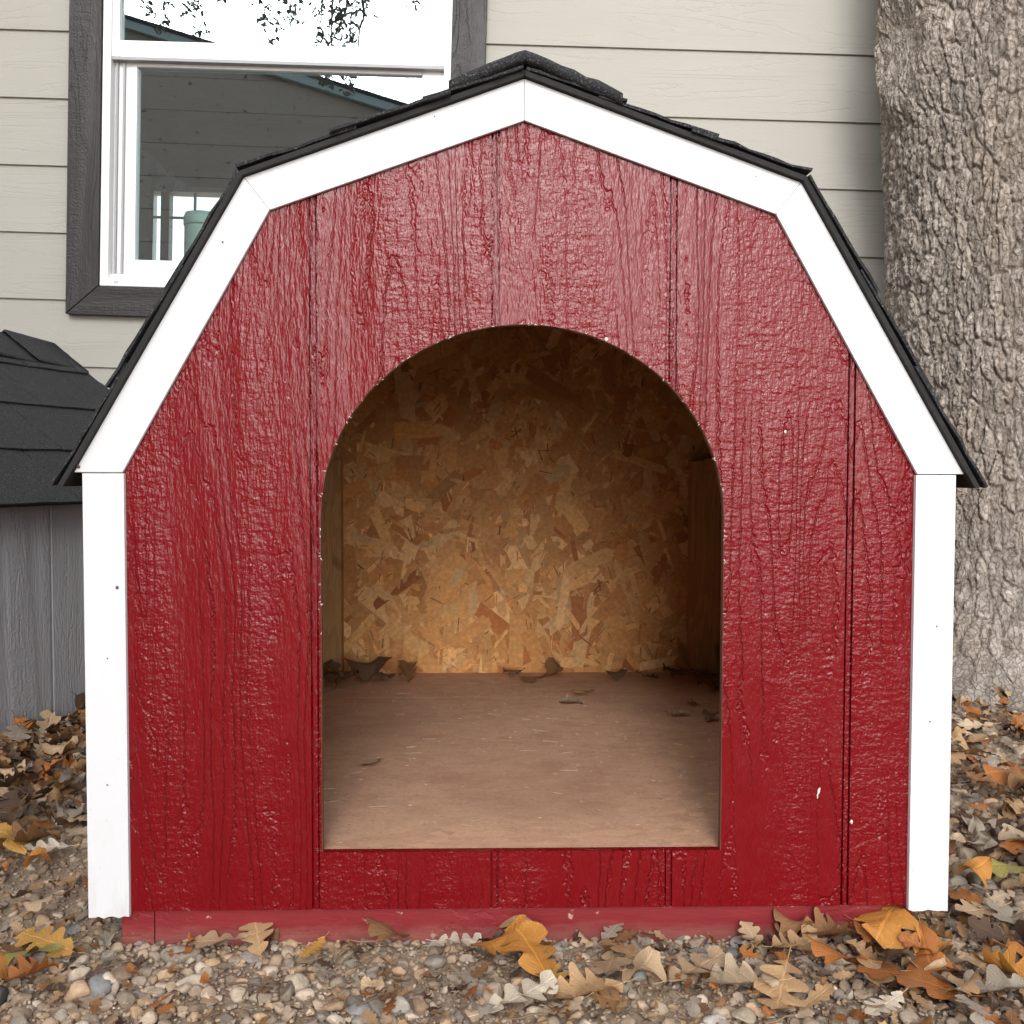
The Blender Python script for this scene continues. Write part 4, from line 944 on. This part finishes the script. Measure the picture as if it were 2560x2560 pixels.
def patch(n, area, cols, sizes, label, group, zup, tiltmax=.5, seed=0):
    rn = random.Random(seed); done = 0; guard = 0
    while done < n and guard < 5000:
        guard += 1; x, y = rn.uniform(area[0], area[1]), rn.uniform(area[2], area[3])
        if in_solid(np.array(x), np.array(y)) or math.hypot(x-TX, y-TY) < .36: continue
        z = float(ground_z(np.array(x), np.array(y)))+.014+rn.uniform(*zup); lb = None
        for _ in range(60):
            k = rn.randrange(20); c = rn.choice(cols); L = rn.uniform(*sizes)
            lb = f"{'small ' if L < sizes[0]+.3*(sizes[1]-sizes[0]) else 'large ' if L > sizes[0]+.75*(sizes[1]-sizes[0]) else ''}{CW[c]} {SHAPE[k]} leaf {label(x, y)}"
            if lb not in USED: break
        USED.add(lb)
        leaf(x, y, z, L*.88, k, c, rn.uniform(0, 6.28), (rn.uniform(-tiltmax, tiltmax), rn.uniform(-tiltmax, tiltmax)), lb, group); done += 1
patch(92, (-1.0, -.52, .28, 1.25), ['tan', 'brown', 'brown', 'rust', 'beige', 'amber', 'dark', 'tan', 'grey'], (.05, .09), near_left, 'leaves heaped beside the grey kennel', (.005, .045), .8, 1)
patch(98, (.50, 1.15, .05, 1.25), ['tan', 'brown', 'grey', 'beige', 'grey', 'rust', 'tan', 'brown', 'pale'], (.05, .09), near_right, 'leaf litter between kennel and oak', (.004, .02), .35, 2)
patch(20, (.36, .64, -.24, .01), ['tan', 'brown', 'rust', 'beige', 'grey', 'dark'], (.04, .075), near_corner, 'leaves at the lower right corner', (.002, .014), .45, 3)
patch(10, (-.16, .16, -.19, .012), ['tan', 'brown', 'grey', 'beige', 'dark'], (.03, .055), lambda x, y: ('scrap on stones below the doorway left half' if x < 0 else 'scrap on stones below the doorway right half'), 'leaf scraps before the doorway', (-.002, .006), .4, 4)
patch(8, (-.62, -.42, -.2, .25), ['tan', 'grey', 'brown'], (.03, .045), lambda x, y: ('scrap on sand beside the left post' if y > 0 else 'scrap on gravel below the left post'), 'leaf scraps by the left post', (-.006, .002), .3, 5)
# inside the kennel
FZ = DB
INS = [(-.212, .363, .052, 0, 'beige', 2.6, 'single beige leaf lying on the kennel floor left of centre'), (.300, .650, .060, 3, 'beige', 1.3, 'pale curled leaf on the kennel floor at the right'), (.354, .610, .045, 9, 'dark', .6, 'small dark leaf on the kennel floor at the right jamb'),
 (.120, .750, .060, 7, 'grey', 1.7, 'thin grey-brown leaf lying on the kennel floor right of centre'), (.150, .830, .060, 4, 'tan', 1.2, 'tan wisp of leaf behind the thin grey-brown leaf on the kennel floor'), (.060, .960, .080, 4, 'brown', 1.4, 'brown leaf against the back wall at the middle'), (.105, 1.000, .070, 9, 'brown', .3, 'brown leaf leaning on the back wall at the middle'),
 (.235, .985, .065, 9, 'dark', 1.5, 'dark shrivelled leaf by the back wall, left one of the right pair'), (.300, .985, .070, 3, 'dark', 1.0, 'dark shrivelled leaf by the back wall, right one of the right pair'), (.390, .950, .085, 4, 'brown', .9, 'brown leaf heaped before the right rear stud'), (.420, .985, .090, 1, 'grey', .2, 'grey-brown leaf propped against the right rear stud'),
 (.405, .860, .070, 9, 'dark', 2., 'dark leaf in front of the heap at the right rear stud'), (.345, .730, .035, 7, 'brown', 1.6, 'sliver of brown leaf on the floor near the right jamb'),
 (-.285, .985, .125, 9, 'dark', 1.55, 'long dark curved leaf in the left rear corner heap'), (-.210, .995, .095, 7, 'brown', .2, 'brown crumpled leaf upright at the right end of the left rear heap'), (-.365, .985, .095, 2, 'dark', .4, 'dark leaf standing against the left rear stud'), (-.375, .915, .08, 3, 'brown', 1.2, 'brown leaf at the front of the left rear heap'), (-.325, .935, .075, 7, 'dark', 2.4, 'folded dark leaf low in the left rear heap'), (-.405, .95, .08, 4, 'dark', 2., 'dark leaf by the left wall in the rear heap'), (-.345, .885, .06, 7, 'brown', .3, 'thin brown leaf edge at the front of the left rear heap'), (-.30, 1.0, .09, 19, 'brown', 2.7, 'torn brown leaf on top of the left rear heap'), (-.255, .965, .085, 17, 'dark', .9, 'rolled dark leaf at the right side of the left rear heap'), (-.345, .96, .09, 13, 'rust', 1.9, 'reddish folded leaf in the middle of the left rear heap'), (.365, .985, .08, 17, 'dark', 1.2, 'rolled dark leaf left of the right rear stud heap'), (.435, .90, .08, 12, 'brown', 2.5, 'brown domed leaf by the right wall in the rear heap'), (.02, 1.02, .06, 17, 'dark', 1.5, 'thin dark leaf lying along the foot of the back wall')]
for x, y, L, k, c, rz, lb in INS:
    c = (.15, .088, .055) if c == 'dark' else c; L = L*.82
    st = 'standing' in lb or 'upright' in lb or 'leaning' in lb
    leaf(x, y, FZ+.004+(.008 if st else random.uniform(0, .012) if x < -.24 or x > .35 else 0), L, k, c, rz, (.4 if st else random.uniform(-.1, .15), random.uniform(-.15, .15)), lb, 'leaves blown into the kennel', .8)
# the uncountable rest of the litter: one mesh
def litter():
    rs = np.random.RandomState(8); GEO = [leaf_geo(80+i, n=13, cross=(-1, -.5, 0, .5, 1), stem=0, **{k: v for k, v in s.items()}) for i, s in enumerate(SPEC)]
    V, F, U, C = [], [], [], []; off = 0
    pal = ['tan', 'brown', 'beige', 'grey', 'brown', 'dark', 'tan', 'rust', 'grey', 'dark']
    def put(x, y, z, L, tm):
        nonlocal off
        g, f, uv = GEO[rs.randint(20)]; e = np.array(Euler((rs.uniform(-tm, tm), rs.uniform(-tm, tm), rs.uniform(0, 6.28))).to_matrix())
        V.append((g*L*[.85, .85, .6]) @ e.T+[x, y, z]); F.append(f+off); U.append(uv); C.append(np.tile(np.array(LC[pal[rs.randint(10)]])*rs.uniform(.7, 1.1), (len(g), 1))); off += len(g)
    def area(n, x0, x1, y0, y1, lo, hi, z0, z1, tm):
        k = 0
        while k < n:
            x, y = rs.uniform(x0, x1), rs.uniform(y0, y1); k += 1
            if in_solid(np.array(x), np.array(y)) or math.hypot(x-TX, y-TY) < .34: continue
            put(x, y, float(ground_z(np.array(x), np.array(y)))+.01+rs.uniform(z0, z1), rs.uniform(lo, hi), tm)
    area(900, -1.05, -.48, .33, 1.5, .03, .075, .0, .035, .8)
    area(900, .48, 1.5, .1, 1.7, .03, .075, .0, .018, .5)
    area(150, .25, .8, -.25, .12, .02, .05, -.002, .008, .5)
    area(260, -.62, .4, -.24, .012, .012, .034, .0, .010, .45); area(120, -.85, -.47, -.2, .32, .012, .04, .0, .008, .4)
    area(330, -2.3, 2.3, -1.9, -.3, .04, .08, .0, .012, .4)
    area(150, .8, 2.2, -.3, .4, .04, .08, .0, .012, .4); area(400, -1.3, 2., 1.2, 1.95, .04, .08, 0, .02, .6)
    for q in range(150):
        x, y = (rs.uniform(.5, 1.2), rs.uniform(-.2, 1.1)) if q < 70 else (rs.uniform(-1., -.5), rs.uniform(.1, 1.1)) if q < 115 else (rs.uniform(-.6, .6), rs.uniform(-.24, -.01))
        if in_solid(np.array(x), np.array(y)): continue
        a = rs.uniform(0, 6.28); L = rs.uniform(.015, .06); z = float(ground_z(np.array(x), np.array(y)))+rs.uniform(.012, .03); pp = []
        for t in range(4): pp.append((x+math.cos(a)*L*t/3+rs.uniform(-.002, .002), y+math.sin(a)*L*t/3+rs.uniform(-.002, .002), z+rs.uniform(-.003, .003)))
        tv, tf = tube(pp, [.0014, .0013, .0011, .0007], 5); V.append(np.array([tuple(v) for v in tv])); F.append(np.array(tf)+off); U.append(np.full((len(tv), 2), .25)); C.append(np.tile(np.array((.16, .11, .075))*rs.uniform(.6, 1.4), (len(tv), 1))); off += len(tv)
    Vc, Fc, Uc, Cc = np.concatenate(V), np.concatenate(F), np.concatenate(U), np.concatenate(C)
    o = npmesh('leaf_litter', Vc, Fc, M_LITTER, None, True, Cc); uv = o.data.uv_layers.new(name='leaf'); uv.data.foreach_set('uv', Uc[Fc.ravel()].astype(np.float32).ravel())
    tag(o, 'broken dry oak leaf litter strewn over the gravel', kind='stuff')
litter()
# sawdust and slivers on the kennel floor
def dust():
    rn = random.Random(3); V, F, C = [], [], []
    for k in range(620):
        x, y = rn.uniform(-.44, .44), rn.uniform(.03, 1.0); L = rn.uniform(.0008, .003) if rn.random() < .9 else rn.uniform(.005, .014); W = rn.uniform(.0006, .0014); a = rn.gauss(0, .35) if L > .005 else rn.uniform(0, 3.1)
        if rn.random() < .25: x, y = -.42+abs(rn.gauss(0, .05)), .86+rn.gauss(0, .05)
        c, s = math.cos(a), math.sin(a); z = DB-.0011; n = len(V)
        for p, q, h in ((-L, -W, 0), (L, -W, 0), (L, W, 0), (-L, W, 0), (-L, 0, .0009), (L, 0, .0009)): V.append((x+p*c-q*s, y+p*s+q*c, z+h))
        F += [(n, n+1, n+5, n+4), (n+2, n+3, n+4, n+5)]; t = rn.uniform(.75, 1.1); C += [(.48*t, .345*t, .245*t)]*6
    o = npmesh('sawdust', np.array(V), np.array(F), M_STRAND, ken, False, np.array(C)); o['kind'] = 'stuff'
dust()
